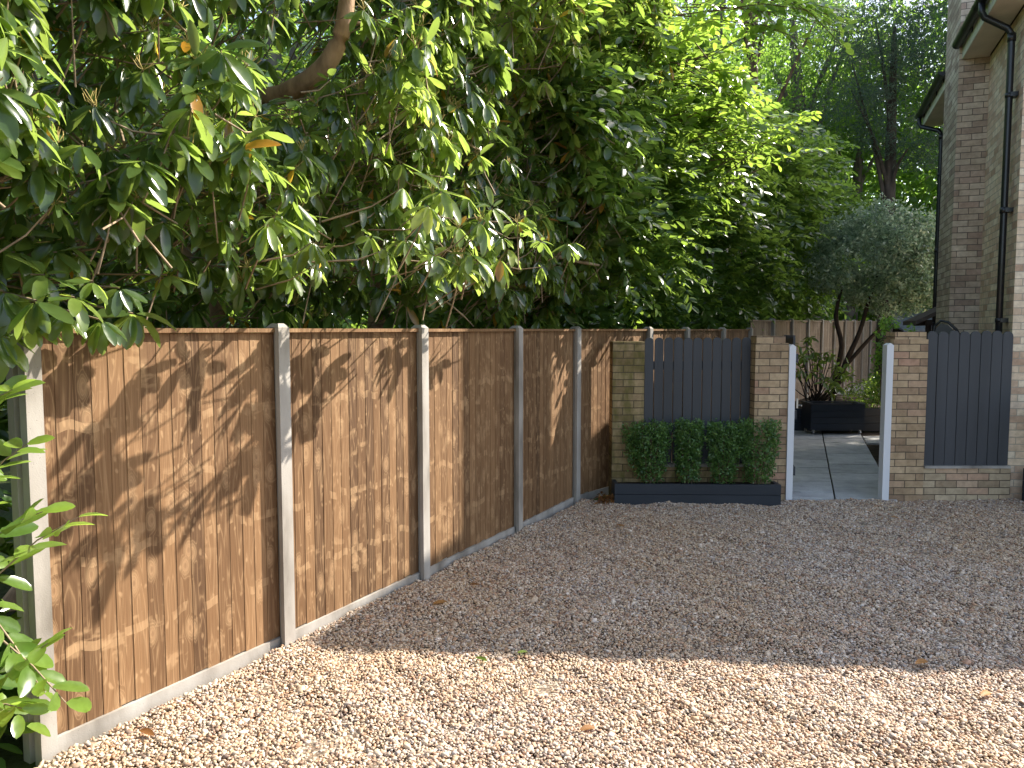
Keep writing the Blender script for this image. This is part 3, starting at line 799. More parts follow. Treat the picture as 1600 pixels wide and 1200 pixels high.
# roof: low hip above the eaves
OV = .30
r0, r1, r2_, r3 = HP(-.49, OV), HP(-.49, OV) + Vector((1, -.085, 0)) * 8.9, br + Vector((.3, .25, 0)), HP(TB + .3, OV)
rg0, rg1 = (r0 + r3) / 2 + HX * 2.4, (r1 + r2_) / 2 - HX * 2.0
ez = EAVE + .215; rz = ez + 1.15
b = MB(); u3 = lambda p, z: (p.x, p.y, z)
b.face([u3(r0, ez), u3(r1, ez), u3(rg1, rz), u3(rg0, rz)]); b.face([u3(r1, ez), u3(r2_, ez), u3(rg1, rz)])
b.face([u3(r2_, ez), u3(r3, ez), u3(rg0, rz), u3(rg1, rz)]); b.face([u3(r3, ez), u3(r0, ez), u3(rg0, rz)])
b.face([u3(p, ez - .012) for p in (r0, r3, r2_, r1)])
b.build('roof', 'roof_tile', house)
for (ta, tb) in ((-.485, TC0 - .003), (TC1 + .003, TB + .05)):
    b = MB(); m_ = (ta + tb) / 2
    b.box(HP(m_, OV / 2 + .006, EAVE + .012), HD, HX, Z, (tb - ta) / 2, OV / 2 - .012, .011); b.build('soffit', 'soffit_paint', house)
    b = MB(); b.box(HP(m_, OV - .012, EAVE + .10), HD, HX, Z, (tb - ta) / 2 - .002, .010, .095); b.build('fascia', 'fascia_paint', house)
    # half-round gutter with brackets
    b = MB(); n_ = 9; gc = OV + .058; gz = EAVE + .185
    for sgn, rad_ in ((1, .056), (-1, .051)):
        for k in range(n_):
            a0, a1 = math.pi + math.pi * k / n_, math.pi + math.pi * (k + 1) / n_
            q = [HP(tz, gc + rad_ * math.cos(a), gz + rad_ * math.sin(a)) for tz, a in ((ta, a0), (tb, a0), (tb, a1), (ta, a1))]
            b.face(q if sgn > 0 else q[::-1], None, .5, True)
    for tz in (ta, tb): b.face([HP(tz, gc + .056 * math.cos(math.pi + math.pi * k / n_), gz + .056 * math.sin(math.pi + math.pi * k / n_)) for k in range(n_ + 1)])
    gut = b.build('gutter', 'black_plastic', house)
    tz = ta + .3
    while tz < tb:
        b = MB(); pts = [HP(tz, gc + .061 * math.cos(math.pi + math.pi * k / n_), gz + .061 * math.sin(math.pi + math.pi * k / n_)) for k in range(n_ + 1)]
        for k in range(n_):
            b.face([pts[k] - HD * .018, pts[k + 1] - HD * .018, pts[k + 1] + HD * .018, pts[k] + HD * .018])
        b.box(HP(tz, OV - .002 + .005, gz - .03), HD, HX, Z, .02, .005, .04); b.build('bracket', 'black_plastic', gut); tz += .62
# downpipes
def downpipe(tp, tg):
    o_ = .075
    b = MB(); gz = EAVE + .14
    b.tube([HP(tg, OV + .058, gz), HP(tg, OV + .058, gz - .10), HP(tg + (tp - tg) * .1, OV + .03, gz - .16), HP(tp, o_ + .04, gz - .30), HP(tp, o_, gz - .37), HP(tp, o_, gz - .5), HP(tp, o_, 2.6), HP(tp, o_, .02)], .034, 14)
    b.tube([HP(tp, o_, gz - .44), HP(tp, o_, gz - .36)], .041, 14); b.tube([HP(tp, o_, 3.03), HP(tp, o_, 3.09)], .041, 14)
    dp = b.build('downpipe', 'black_plastic', house)
    for zz in (4.25, 3.06, 1.9, .7):
        b = MB(); b.box(HP(tp, o_ / 2, zz), HD, HX, Z, .06, .036, .022); b.tube([HP(tp, o_, zz - .022), HP(tp, o_, zz + .022)], .040, 14); b.build('clip', 'black_plastic', dp)
downpipe(.24, .24)
downpipe(TB - .35, TB - .05)
# ------------------------------------------------------------------ small things by the house
t = thing('lean_to', HP(3.2, .5), 'dark tiled lean-to roof on a post between round tree and house', 'lean-to')
A0, A1 = HP(3.0, .0), HP(4.6, .0)
b = MB()
b.prism(order([HP(3.05, .33), HP(3.05, .40), HP(3.12, .40), HP(3.12, .33)]), 0, 1.86); b.build('timber_post', 'dark_timber', t)
b = MB()
q = [HP(2.95, .01, 2.20), HP(4.5, .01, 2.20), HP(4.5, .54, 1.93), HP(2.95, .54, 1.93)]
b.face(q); b.face([p - Z * .06 for p in q[::-1]])
for k in range(4):
    a_, c_ = q[k], q[(k + 1) % 4]; b.face([c_, a_, a_ - Z * .06, c_ - Z * .06])
b.build('tiled_roof', 'roof_tile', t)
b = MB(); b.box(HP(3.72, .37, 1.90), HD, HX, Z, .75, .04, .04); b.build('beam', 'dark_timber', t)
t = thing('garden_chair', HP(.9, .55), 'black curved chair back showing above the grey pickets', 'chair')
cb = HP(1.05, .42); sx, sy = HX, HD
b = MB()
arch = [cb - sx * .15 + Z * .9, cb - sx * .17 + Z * 1.6, cb - sx * .15 + Z * 1.84, cb - sx * .09 + Z * 1.905, cb - sx * .01 + Z * 1.89, cb + sx * .08 + Z * 1.80, cb + sx * .15 + Z * 1.66, cb + sx * .17 + Z * .9]
b.tube(arch, .016, 10); b.build('back_frame', 'black_plastic', t)
b = MB()
for i in range(len(arch) - 1):
    pass
ins = [p + (cb + Z * 1.3 - p) * .06 for p in arch]
b.face(ins); b.face([p + sy * .02 for p in ins[::-1]]); b.build('backrest', 'black_plastic', t)
b = MB(); b.box(cb - sy * .25 + Z * .88, sx, sy, Z, .19, .22, .03); b.build('seat', 'black_plastic', t)
for i in (-1, 1):
    for j in (-.47, 0):
        b = MB(); b.tube([cb + sx * .17 * i + sy * j + Z * .85, cb + sx * .18 * i + sy * j + Z * .0], .018, 8); b.build('leg', 'black_plastic', t)
t = thing('box_planter', (5.5, 7.6, 0), 'dark painted planter box at the foot of the house wall', 'planter')
b = MB(); x0, x1, y0, y1 = 5.285, 5.85, 7.42, 7.86
for k in range(3):
    z0, z1 = k * .125, k * .125 + .121
    b.abox(x0, x1, y0, y0 + .03, z0, z1); b.abox(x0, x1, y1 - .03, y1, z0, z1); b.abox(x0, x0 + .03, y0 + .031, y1 - .031, z0, z1); b.abox(x1 - .03, x1, y0 + .031, y1 - .031, z0, z1)
b.build('trough', 'navy_paint', t)
b = MB(); b.abox(x0 + .031, x1 - .031, y0 + .031, y1 - .031, .01, .33); b.build('soil_fill', 'soil', t)
t = thing('garden_shed', (13.3, 22.5, 0), 'low grey roofed shed just visible behind the right brick pier', 'shed')
b = MB(); b.abox(12.0, 14.6, 23.5, 25.5, 0, 1.85); b.build('wall', 'dark_timber', t)
b = MB(); q = [(11.8, 23.2, 1.80), (14.8, 23.2, 1.80), (14.8, 25.7, 2.5), (11.8, 25.7, 2.5)]
b.face(q); b.face([(p[0], p[1], p[2] - .06) for p in q[::-1]])
for k in range(4):
    a_, c_ = Vector(q[k]), Vector(q[(k + 1) % 4]); b.face([c_, a_, a_ - Z * .06, c_ - Z * .06])
b.build('roof', 'slate', t)

# ------------------------------------------------------------------ vegetation
fd = np.array(FD); fn = np.array(FN); p1 = np.array(P[0])
def Fp(t_, d_, h_):
    """fence coordinates (along from the first post, out over the drive, height) to world"""
    t_, d_, h_ = (np.asarray(x, float)[..., None] for x in (t_, d_, h_))
    return p1 + fd * t_ + fn * d_ + np.array([0, 0, 1.]) * h_
f2 = np.array(Vector((.655, 1.0, 0)).normalized()); n2 = np.array([f2[1], -f2[0], 0]); p5 = np.array(P[4])
def Gp(t_, d_, h_):
    t_, d_, h_ = (np.asarray(x, float)[..., None] for x in (t_, d_, h_))
    return p5 + f2 * t_ + n2 * d_ + np.array([0, 0, 1.]) * h_

def limb(parent, pts, r, name='branch', material='bark', n=10, sub=4, jit=.0):
    """smooth tapered limb through pts (Catmull-Rom)"""
    pts = [np.array(p, float) for p in pts]; rs = r if isinstance(r, (list, tuple)) else list(np.linspace(r, r * .5, len(pts)))
    out = []; ro = []
    for i in range(len(pts) - 1):
        p0, a, b_, p3 = pts[max(i - 1, 0)], pts[i], pts[i + 1], pts[min(i + 2, len(pts) - 1)]
        for k in range(sub):
            q = k / sub
            out.append(.5 * ((2 * a) + (b_ - p0) * q + (2 * p0 - 5 * a + 4 * b_ - p3) * q * q + (3 * a - p0 - 3 * b_ + p3) * q ** 3)); ro.append((rs[i] * (1 - q) + rs[i + 1] * q) * (1 + random.uniform(-jit, jit)))
    out.append(pts[-1]); ro.append(rs[-1])
    b = MB(); b.tube([Vector(p) for p in out], ro, n); return b.build(name, material, parent)

# --- the big rhododendrons leaning over the fence
def rhodo():
    roots = []
    specs = [((-1.0), -2.0, 'old rhododendron tree with thick curved brown limb leaning over the near fence panels'), (3.9, -1.3, 'sunlit yellow-green rhododendron hanging over the middle fence panels')]
    nR = 7000
    t_ = rng.uniform(-1.9, 6.6, nR); h_ = rng.uniform(1.86, 5.9, nR)
    front = .22 + .30 * wob(t_ * 1.1, h_ * 1.2, .7)
    front = np.where(t_ < .9, front + .18, front)
    low = np.clip((h_ - 1.85) / .7, 0, 1)
    front = front * low - .25 * (1 - low) + .10 * np.sin(t_ * 5.3) * (1 - low)
    lim = np.where(t_ < 1.5, (h_ - 1.35) / 1.62, (h_ - 2.0) / 1.62)
    front = np.minimum(front + np.clip(h_ - 3.0, 0, 3) * .12, lim)
    depth = rng.exponential(.42, nR)
    d_ = front - depth
    dens = wob(t_ * 2.3 + 1, h_ * 2.6, 2.2)
    top = 4.7 + .9 * wob(t_ * 1.5, t_ * .3, 3.0) + .25 * np.clip(t_, 0, 6)
    keep = (dens > -.62) & (h_ < top) & (d_ > -2.6)
    # fewer hanging leaves low over panels 2-4 so that the fence catches the sun
    keep &= ~((h_ < 2.05) & (t_ > .6) & (d_ > -.15) & (rng.random(nR) < .55))
    keep &= ~((h_ < 2.3) & (d_ < -.9))
    keep &= ~((t_ > .15) & (h_ < 2.12 + .12 * np.sin(t_ * 4.1)) & (d_ > -.35))
    keep &= ~((t_ < -.4) & (h_ < 2.0) & (d_ > -.2) & (rng.random(nR) < .5))
    # dark hollow under the crown, between 0.8 and 4 m along
    t_, h_, d_, dens, depth = (x[keep] for x in (t_, h_, d_, dens, depth))
    c = Fp(t_, d_, h_)
    ok = c[:, 1] > 2.15
    c, t_, h_, d_, depth = c[ok], t_[ok], h_[ok], d_[ok], depth[ok]
    pl = np.array([[(u - 800) / 1200 * y, y, CAM_H + (515 - v) / 1200 * y] for u, v, y in [(330, 260, 5.3), (372, 185, 5.0), (400, 168, 4.9), (455, 155, 4.75), (490, 135, 4.7), (515, 115, 4.65), (540, 70, 4.6), (552, 10, 4.6), (305, 350, 5.6)]])
    cl = np.concatenate([pl + np.array([.06, -.98, -.03]) * q for q in (.05, .3, .55, .8, 1.05)])
    far_ = np.min(np.linalg.norm(c[:, None, :] + np.array([0, 0, -.06]) - cl[None], axis=2), axis=1) > .20
    c, t_, h_, d_, depth = c[far_], t_[far_], h_[far_], d_[far_], depth[far_]
    axis = fn * .5 + np.array([0, 0, .55]) + rng.normal(0, .45, c.shape)
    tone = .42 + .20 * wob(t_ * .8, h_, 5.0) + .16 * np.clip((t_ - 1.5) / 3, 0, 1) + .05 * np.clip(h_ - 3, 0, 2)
    who = (t_ + rng.normal(0, .35, len(t_)) > 2.5).astype(int)
    xs = []
    for (ts, hs, rt, rh, k) in [(1.12, 1.45, .2, .22, 7), (1.02, 1.15, .15, .22, 4), (.15, 1.48, .12, .2, 4), (.38, 1.1, .12, .2, 4), (.2, .98, .1, .1, 2), (.75, 1.64, .3, .06, 4), (1.5, 1.55, .09, .2, 4), (1.48, 1.3, .06, .1, 2), (2.33, 1.58, .07, .16, 3), (2.75, 1.6, .09, .16, 3)]:
        for _ in range(k):
            a_, b_ = ts + rng.normal(0, rt * .7), hs + rng.normal(0, rh * .7)
            dd = max(.30, (2.12 - b_) / 1.55) + rng.uniform(.0, .28)
            xs.append((a_ + 1.82 * dd, dd, b_ + 1.55 * dd))
    xs = np.array(xs)
    t_ = np.concatenate([t_, xs[:, 0]]); d_ = np.concatenate([d_, xs[:, 1]]); h_ = np.concatenate([h_, xs[:, 2]])
    c = np.concatenate([c, Fp(xs[:, 0], xs[:, 1], xs[:, 2])]); axis = np.concatenate([axis, fn * .5 + np.array([0, 0, .5]) + rng.normal(0, .3, (len(xs), 3))])
    tone = np.concatenate([tone, rng.uniform(.4, .75, len(xs))]); who = (t_ + rng.normal(0, .35, len(t_)) > 2.5).astype(int)
    for i, (tb, db, lab) in enumerate(specs):
        root = thing('rhododendron_tree', tuple(Fp(.9 + i * 3.0, db, 0)), lab, 'tree'); roots.append(root)
        m = who == i
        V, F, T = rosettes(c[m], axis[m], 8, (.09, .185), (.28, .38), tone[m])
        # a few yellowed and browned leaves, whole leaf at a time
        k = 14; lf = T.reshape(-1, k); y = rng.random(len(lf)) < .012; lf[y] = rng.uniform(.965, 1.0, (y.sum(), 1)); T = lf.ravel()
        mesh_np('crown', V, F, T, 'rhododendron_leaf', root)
        # thin pale shoots that carry the whorls
        cc = c[m]; inw = -nrmz(axis[m]) * .22 + rng.normal(0, .07, cc.shape) - fn * .12
        mid = cc + inw * .5 + np.array([0, 0, -.03])
        tw = tubes_np(cc + inw * 1.3, mid, cc, .0055, .003, .5)
        mesh_np('shoot', *tw, 'pale_twig', root)
        sel = np.repeat(cc[rng.random(len(cc)) < .30], 9, 0); e = sel + nrmz(rng.normal(0, .55, sel.shape) + np.array([0, 0, .8])) * rng.uniform(.05, .085, (len(sel), 1))
        mesh_np('seed_head', *tubes_np(sel, (sel + e) / 2 + rng.normal(0, .008, sel.shape), e, .0016, .0022, .5, 3), 'seed_stalk', root)
    A, B = roots
    # thick curved limb, trunk and side limbs of the near tree
    pt = lambda u, v, y: np.array([(u - 800) / 1200 * y, y, CAM_H + (515 - v) / 1200 * y])
    limb(A, [Fp(.95, -2.1, -.1), pt(318, 560, 5.9), pt(312, 430, 5.8), pt(300, 345, 5.6), pt(330, 250, 5.3), pt(372, 185, 5.0)], [.11, .095, .085, .075, .068, .066], 'trunk', 'rhodo_bark', 12, 5, .05)
    limb(A, [pt(365, 200, 5.02), pt(400, 168, 4.9), pt(455, 155, 4.75), pt(510, 120, 4.65), pt(540, 70, 4.6), pt(552, 0, 4.6), pt(560, -110, 4.7)], [.066, .062, .060, .056, .05, .045, .038], 'branch', 'rhodo_bark', 12, 5, .04)
    limb(A, [pt(312, 372, 5.6), pt(345, 388, 5.2), pt(378, 398, 5.0), pt(398, 382, 4.9), pt(404, 345, 4.8)], [.035, .03, .027, .024, .018], 'branch', 'pale_twig', 8, 5, .05)
    tang = [[(150, 300), (105, 215), (70, 120), (40, 60)], [(160, 345), (175, 290), (150, 240), (110, 200)], [(100, 330), (102, 260), (108, 215), (60, 180)], [(40, 310), (60, 320), (95, 345), (140, 400)],
            [(240, 420), (230, 330), (205, 230), (190, 150)], [(145, 250), (165, 290), (172, 330), (168, 350)], [(250, 60), (262, 110), (290, 140), (330, 160)], [(235, 0), (255, 45), (300, 60), (340, 90)]]
    for q in tang:
        limb(A, [pt(u, v, 3.648 / (.549 - (u - 800) / 1200) + .45 + .2 * math.sin(u)) for u, v in q], [.010, .009, .008, .006], 'twig', 'pale_twig', 6, 4, .08)
    limb(B, [Fp(4.0, -1.4, -.1), Fp(3.8, -1.3, 1.4), Fp(3.5, -1.0, 2.6), Fp(3.1, -.8, 3.6), Fp(3.0, -.5, 4.8)], [.10, .09, .075, .06, .035], 'trunk', 'rhodo_bark', 12, 5, .05)
    for q in ([(Fp(3.6, -1.1, 2.4)), Fp(2.4, -.9, 2.5), Fp(1.6, -.5, 2.75), Fp(1.2, -.2, 3.0)], [Fp(3.6, -1.1, 2.6), Fp(4.4, -.8, 3.2), Fp(5.0, -.3, 3.9), Fp(5.4, 0, 4.6)], [Fp(3.3, -.9, 3.2), Fp(4.2, -.5, 2.7), Fp(5.0, .0, 2.5), Fp(5.5, .2, 2.45)]):
        limb(B, q, [.035, .028, .02, .012], 'branch', 'pale_twig', 8, 5, .06)
    tang = [[(470, 290), (520, 310), (545, 308), (600, 335)], [(515, 345), (516, 290), (522, 262), (545, 250)], [(540, 350), (540, 300), (542, 262), (575, 258), (600, 250)], [(545, 310), (560, 285), (595, 278), (575, 262)],
            [(590, 250), (612, 285), (650, 320)], [(565, 258), (570, 290), (595, 330), (585, 345)], [(675, 210), (674, 160), (660, 110)], [(720, 210), (690, 190), (665, 150), (655, 110)], [(530, 330), (555, 345), (545, 380)], [(760, 260), (750, 190), (735, 170)],
            [(600, 390), (560, 395), (640, 410), (680, 400)], [(650, 480), (690, 470), (720, 490), (740, 510)]]
    for q in tang:
        limb(B, [pt(u, v, 3.648 / (.549 - (u - 800) / 1200) + .35 + .25 * math.sin(u * .05)) for u, v in q], list(np.linspace(.011, .005, len(q))), 'twig', 'pale_twig', 6, 5, .08)
rhodo()

# --- dense dark evergreen hedge standing behind the rhododendrons
def backing():
    n = 4600
    t_ = rng.uniform(-4.5, 7.5, n); h_ = rng.beta(.9, 1.15, n) * 4.6 + .9; d_ = -2.7 - rng.exponential(.5, n) - .12 * t_ + .3 * wob(t_, h_, 9.)
    keep = h_ < 5.0 + .6 * wob(t_ * 2, t_, 1.0)
    c = Fp(t_, d_, h_)[keep]; t_, h_ = t_[keep], h_[keep]
    root = thing('laurel_hedge', tuple(Fp(1.5, -3.6, 0)), 'dense dark evergreen hedge filling the gloom behind the rhododendrons', 'hedge')
    dirs = fn * .7 + rng.normal(0, .5, c.shape) + np.array([0, 0, .3])
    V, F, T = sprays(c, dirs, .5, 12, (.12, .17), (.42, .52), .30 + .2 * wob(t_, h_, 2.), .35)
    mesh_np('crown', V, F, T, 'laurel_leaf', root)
    for k in range(9):
        tt = -4 + k * 1.25; limb(root, [Fp(tt, -3.6, -.1), Fp(tt + .2, -3.5, 1.5), Fp(tt - .1, -3.3, 3.0), Fp(tt + .2, -3.2, 4.6)], [.06, .05, .035, .015], 'stem', 'grey_bark', 7)
backing()

# --- cherry laurels beyond, over the second run of fence
def laurels():
    n = 6500
    t_ = rng.uniform(-1.2, 13.5, n); h_ = rng.uniform(1.6, 7.2, n)
    front = -.10 + .45 * wob(t_ * .8, h_ * .9, 3.3) + np.clip(h_ - 2.2, 0, 1.5) * .22
    low = np.clip((h_ - 1.8) / .8, 0, 1); front = front * low - .85 * (1 - low)
    front = np.minimum(front, .55)
    d_ = front - rng.exponential(.42, n)
    top = np.interp(t_, [-1.2, 0, 1.6, 4, 6.5, 9.5, 12, 13.5], [5.8, 6.1, 5.2, 5.0, 5.2, 5.6, 5.1, 4.4]) + .35 * wob(t_ * 2.2, t_, 6.)
    keep = (h_ < top) & (wob(t_ * 1.9, h_ * 2.2, 7.7) > -.62)
    t_, h_, d_ = t_[keep], h_[keep], d_[keep]
    c = Gp(t_, d_, h_)
    dirs = n2 * .7 + rng.normal(0, .6, c.shape) + np.array([0, 0, .4])
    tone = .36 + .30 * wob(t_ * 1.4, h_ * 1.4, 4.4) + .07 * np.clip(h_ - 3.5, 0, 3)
    cut = [3.3, 8.0]
    tj = t_ + rng.normal(0, .3, len(t_)); who = (tj > cut[0]).astype(int) + (tj > cut[1]).astype(int)
    labs = ['tall cherry laurel behind the corner where the fence meets the screen wall', 'dark glossy cherry laurel behind the fence above the clipped bushes', 'spreading cherry laurel behind the stepped fence beside the round tree']
    for i, tt in enumerate((1.0, 5.5, 10.5)):
        root = thing('cherry_laurel', tuple(Gp(tt, -1.3, 0)), labs[i], 'tree', 'cherry laurels along the boundary')
        m = who == i
        ln = rng.uniform(.4, .7, m.sum())
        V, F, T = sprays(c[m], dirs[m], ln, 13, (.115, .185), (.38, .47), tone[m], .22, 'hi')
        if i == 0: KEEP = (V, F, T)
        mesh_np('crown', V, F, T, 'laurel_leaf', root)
        for k in range(4):
            a = Gp(tt + (k - 1.5) * .25, -1.4, -.1); e = Gp(tt + (k - 1.5) * 1.2, -.7, 5.2)
            limb(root, [a, a * .7 + e * .3 + np.array([0, 0, .5]), a * .4 + e * .6 + np.array([0, 0, .3]), e], [.07, .06, .045, .02], 'stem', 'grey_bark', 8)
    # long bright arching shoots at the top of the nearest laurel
    A = [o for o in bpy.data.objects if o.name.startswith('cherry_laurel')][0]
    pt = lambda u, v, y: np.array([(u - 800) / 1200 * y, y, CAM_H + (515 - v) / 1200 * y])
    S_, D_, Ln = [], [], []
    for (u0, v0, u1, v1, y) in [(1000, 70, 1120, 40, 8.8), (1050, 20, 1180, 10, 8.6), (1100, -10, 1260, 15, 8.6), (1160, -40, 1330, 5, 8.5), (1000, 110, 1140, 100, 9.0), (950, 140, 1090, 110, 9), (1020, 170, 1170, 150, 9.2), (1080, 190, 1250, 175, 9.4), (1060, 210, 1220, 200, 9.4),
                                (960, 190, 1080, 170, 9.2), (1090, 60, 1150, 90, 8.8), (980, 240, 1100, 230, 9.4), (900, 90, 1000, 60, 8.9), (1190, -30, 1290, 40, 8.6), (1120, 100, 1180, 180, 8.8), (1150, 215, 1270, 190, 9.8)]:
        a, e = pt(u0, v0 + 42, y + .3), pt(u1, v1 + 34, y)
        for r_ in range(4):
            S_.append(a + rng.normal(0, .13, 3)); D_.append(e - a + rng.normal(0, .14, 3) + np.array([0, 0, .25])); Ln.append(np.linalg.norm(e - a) * rng.uniform(.85, 1.05))
    S_, D_, Ln = np.array(S_), np.array(D_), np.array(Ln)
    V, F, T = sprays(S_, D_, Ln, 17, (.13, .19), (.36, .46), np.full(len(S_), .85), .2, 'hi')
    cr = [o for o in A.children if o.name.startswith('crown')][0]
    om = cr.data; bpy.data.objects.remove(cr)
    mesh_np('crown', *join([KEEP, (V, F, T)]), 'laurel_leaf', A)
    bpy.data.meshes.remove(om)
    D_ = nrmz(D_); tw = tubes_np(S_ - D_ * .5, S_ + D_ * Ln[:, None] * .5 - np.array([0, 0, .055]) * Ln[:, None], S_ + D_ * Ln[:, None] - np.array([0, 0, .22]) * Ln[:, None], .008, .003, .5)
    mesh_np('shoot', *tw, 'bark', A)
laurels()

# --- the laurel at the bottom left, close to the camera, and the sprays hanging in at the left edge
def near_laurel():
    root = thing('laurel_shrub', (-2.35, 2.75, 0), 'laurel shrub growing round the near end of the fence at lower left', 'shrub')
    n = 330
    h_ = rng.uniform(.05, 1.65, n); x = rng.uniform(-2.95, -1.98, n); y = rng.uniform(2.5, 3.7, n)
    x = np.minimum(x, -.667 * y + rng.uniform(-.25, .08, n))
    c = np.stack([x - .15, y, h_], 1)
    c = c[~((c[:, 0] > -2.12) & (c[:, 1] > 2.95))]
    dirs = np.array([.35, -.45, .35]) + rng.normal(0, .45, (len(c), 3))
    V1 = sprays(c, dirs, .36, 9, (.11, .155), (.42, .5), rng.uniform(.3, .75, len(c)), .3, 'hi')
    pt = lambda u, v, y_: np.array([(u - 800) / 1200 * y_, y_, CAM_H + (515 - v) / 1200 * y_])
    S_, D_, Ln = [], [], []
    for (u0, v0, u1, v1, y_) in [(-20, 905, 118, 800, 2.75), (-30, 850, 60, 800, 2.75), (-30, 1090, 60, 1010, 2.7), (-20, 1010, 75, 1110, 2.65), (-40, 960, 40, 1090, 2.7), (-40, 760, 40, 690, 2.9), (-30, 640, 20, 610, 2.9), (-40, 1120, 10, 1130, 2.7)]:
        a, e = pt(u0, v0, y_), pt(u1, v1, y_ - .08); S_.append(a); D_.append(e - a + np.array([0, 0, .03])); Ln.append(np.linalg.norm(e - a))
    S_, D_, Ln = map(np.array, (S_, D_, Ln))
    V2 = sprays(S_, D_, Ln, 9, (.10, .14), (.42, .5), np.full(len(S_), .72), .1, 'hi')
    mesh_np('crown', *join([V1, V2]), 'laurel_leaf', root)
    D_ = nrmz(D_); S0 = S_ - D_ * .15
    tw = tubes_np(S0, S_ + D_ * Ln[:, None] * .5, S_ + D_ * Ln[:, None] * 1.0 - np.array([0, 0, .1]) * Ln[:, None], .005, .002, .5)
    mesh_np('shoot', *tw, 'pale_twig', root)
    for k in range(6):
        a = np.array([-2.55 + .07 * k, 2.85 + .1 * (k % 3), -.05]); limb(root, [a, a + [-.05, .02, .6], a + [.03, -.05, 1.1], a + [-.05 + .03 * k, -.1, 1.6]], [.016, .013, .01, .006], 'stem', 'bark', 6)
    # big leaves hanging over the first post
    root = thing('rhododendron_bush', (-2.6, 3.4, 0), 'leafy rhododendron branch hanging over the first concrete post', 'shrub')
    S_, X_ = [], []
    for (u, v, y_) in [(30, 395, 3.0), (75, 430, 2.95), (10, 455, 2.9), (120, 465, 3.0), (95, 395, 3.1), (45, 340, 3.2), (150, 440, 3.1), (-20, 420, 2.9), (60, 470, 2.85), (20, 360, 3.1), (190, 450, 3.3), (230, 380, 3.5), (-10, 250, 2.7), (5, 150, 2.5), (20, 90, 2.5), (-15, 190, 2.5), (265, 430, 3.6), (-20, 60, 2.5), (130, 400, 3.2), (0, 520, 2.9),
                      (80, 350, 3.3), (30, 290, 3.1), (160, 500, 3.15), (100, 490, 3.0), (45, 500, 2.95), (210, 490, 3.4)]:
        S_.append(pt(u, v, y_)); X_.append([.35, -.5, .55])
    S_ = np.array(S_); X_ = np.array(X_) + rng.normal(0, .25, S_.shape)
    V = rosettes(S_, X_, 8, (.11, .165), (.34, .42), rng.uniform(.35, .65, len(S_)), .7, .65)
    mesh_np('crown', *V, 'rhododendron_leaf', root)
    hub = np.array([-2.65, 3.5, 1.9])
    mesh_np('shoot', *tubes_np(np.repeat(hub[None], len(S_), 0) + rng.normal(0, .1, S_.shape), (S_ + hub) / 2 + np.array([0, 0, .08]), S_, .009, .004, .5), 'pale_twig', root)
    limb(root, [(-2.75, 3.6, -.1), (-2.7, 3.55, .9), (-2.65, 3.5, 1.95)], [.03, .026, .02], 'stem', 'rhodo_bark', 8)
near_laurel()

# --- clipped bushes in the long planter
def bushes():
    labs = ['leftmost clipped bush in the long planter, ragged and flaring on its left side', 'narrow clipped bush second from left in the planter with gaps either side', 'third clipped bush in the planter, joined at the top to the rightmost', 'rightmost clipped bush in the planter, wide topped, against the brown brick pier']
    for i, (x, wb, wt, h1) in enumerate([(1.45, .13, .215, .82), (1.84, .11, .15, .84), (2.20, .12, .185, .82), (2.56, .13, .215, .85)]):
        y = 7.95 - .02 * i
        root = thing('clipped_bush', (x, y, .18), labs[i], 'bush', 'clipped bushes in the planter')
        n = 3400
        h_ = rng.beta(1.5, 1.1, n); ph = rng.uniform(0, 6.283, n); r_ = np.sqrt(rng.uniform(.25, 1, n))
        wd = wb + (wt - wb) * np.clip(h_ * 1.35, 0, 1) + .022 * wob(ph * 2, h_ * 9, i * 2.)
        px = x + np.cos(ph) * r_ * wd; py = y + np.sin(ph) * r_ * np.minimum(wd * .85, .16)
        pz = .21 + h_ * (h1 - .19) + rng.normal(0, .012, n)
        c = np.stack([px, py, pz], 1)
        if i == 0:
            k = 420; s = rng.random(k); c = np.concatenate([c, np.stack([x - .17 - .10 * s + rng.normal(0, .03, k), np.full(k, y) + rng.normal(0, .04, k), .38 + .40 * s + rng.normal(0, .04, k)], 1)])
        tone = np.clip(.45 + .25 * wob(c[:, 0] * 14, c[:, 2] * 14, i) + rng.normal(0, .15, len(c)), 0, 1)
        mesh_np('foliage', *scatter(c, (.022, .040), (.45, .65), tone, .3), 'box_leaf', root)
        for k in range(3): limb(root, [(x + .03 * (k - 1), y, .15), (x + .05 * (k - 1), y + .01, .4), (x + .09 * (k - 1), y, .7)], [.010, .008, .005], 'stem', 'bark', 6)
bushes()

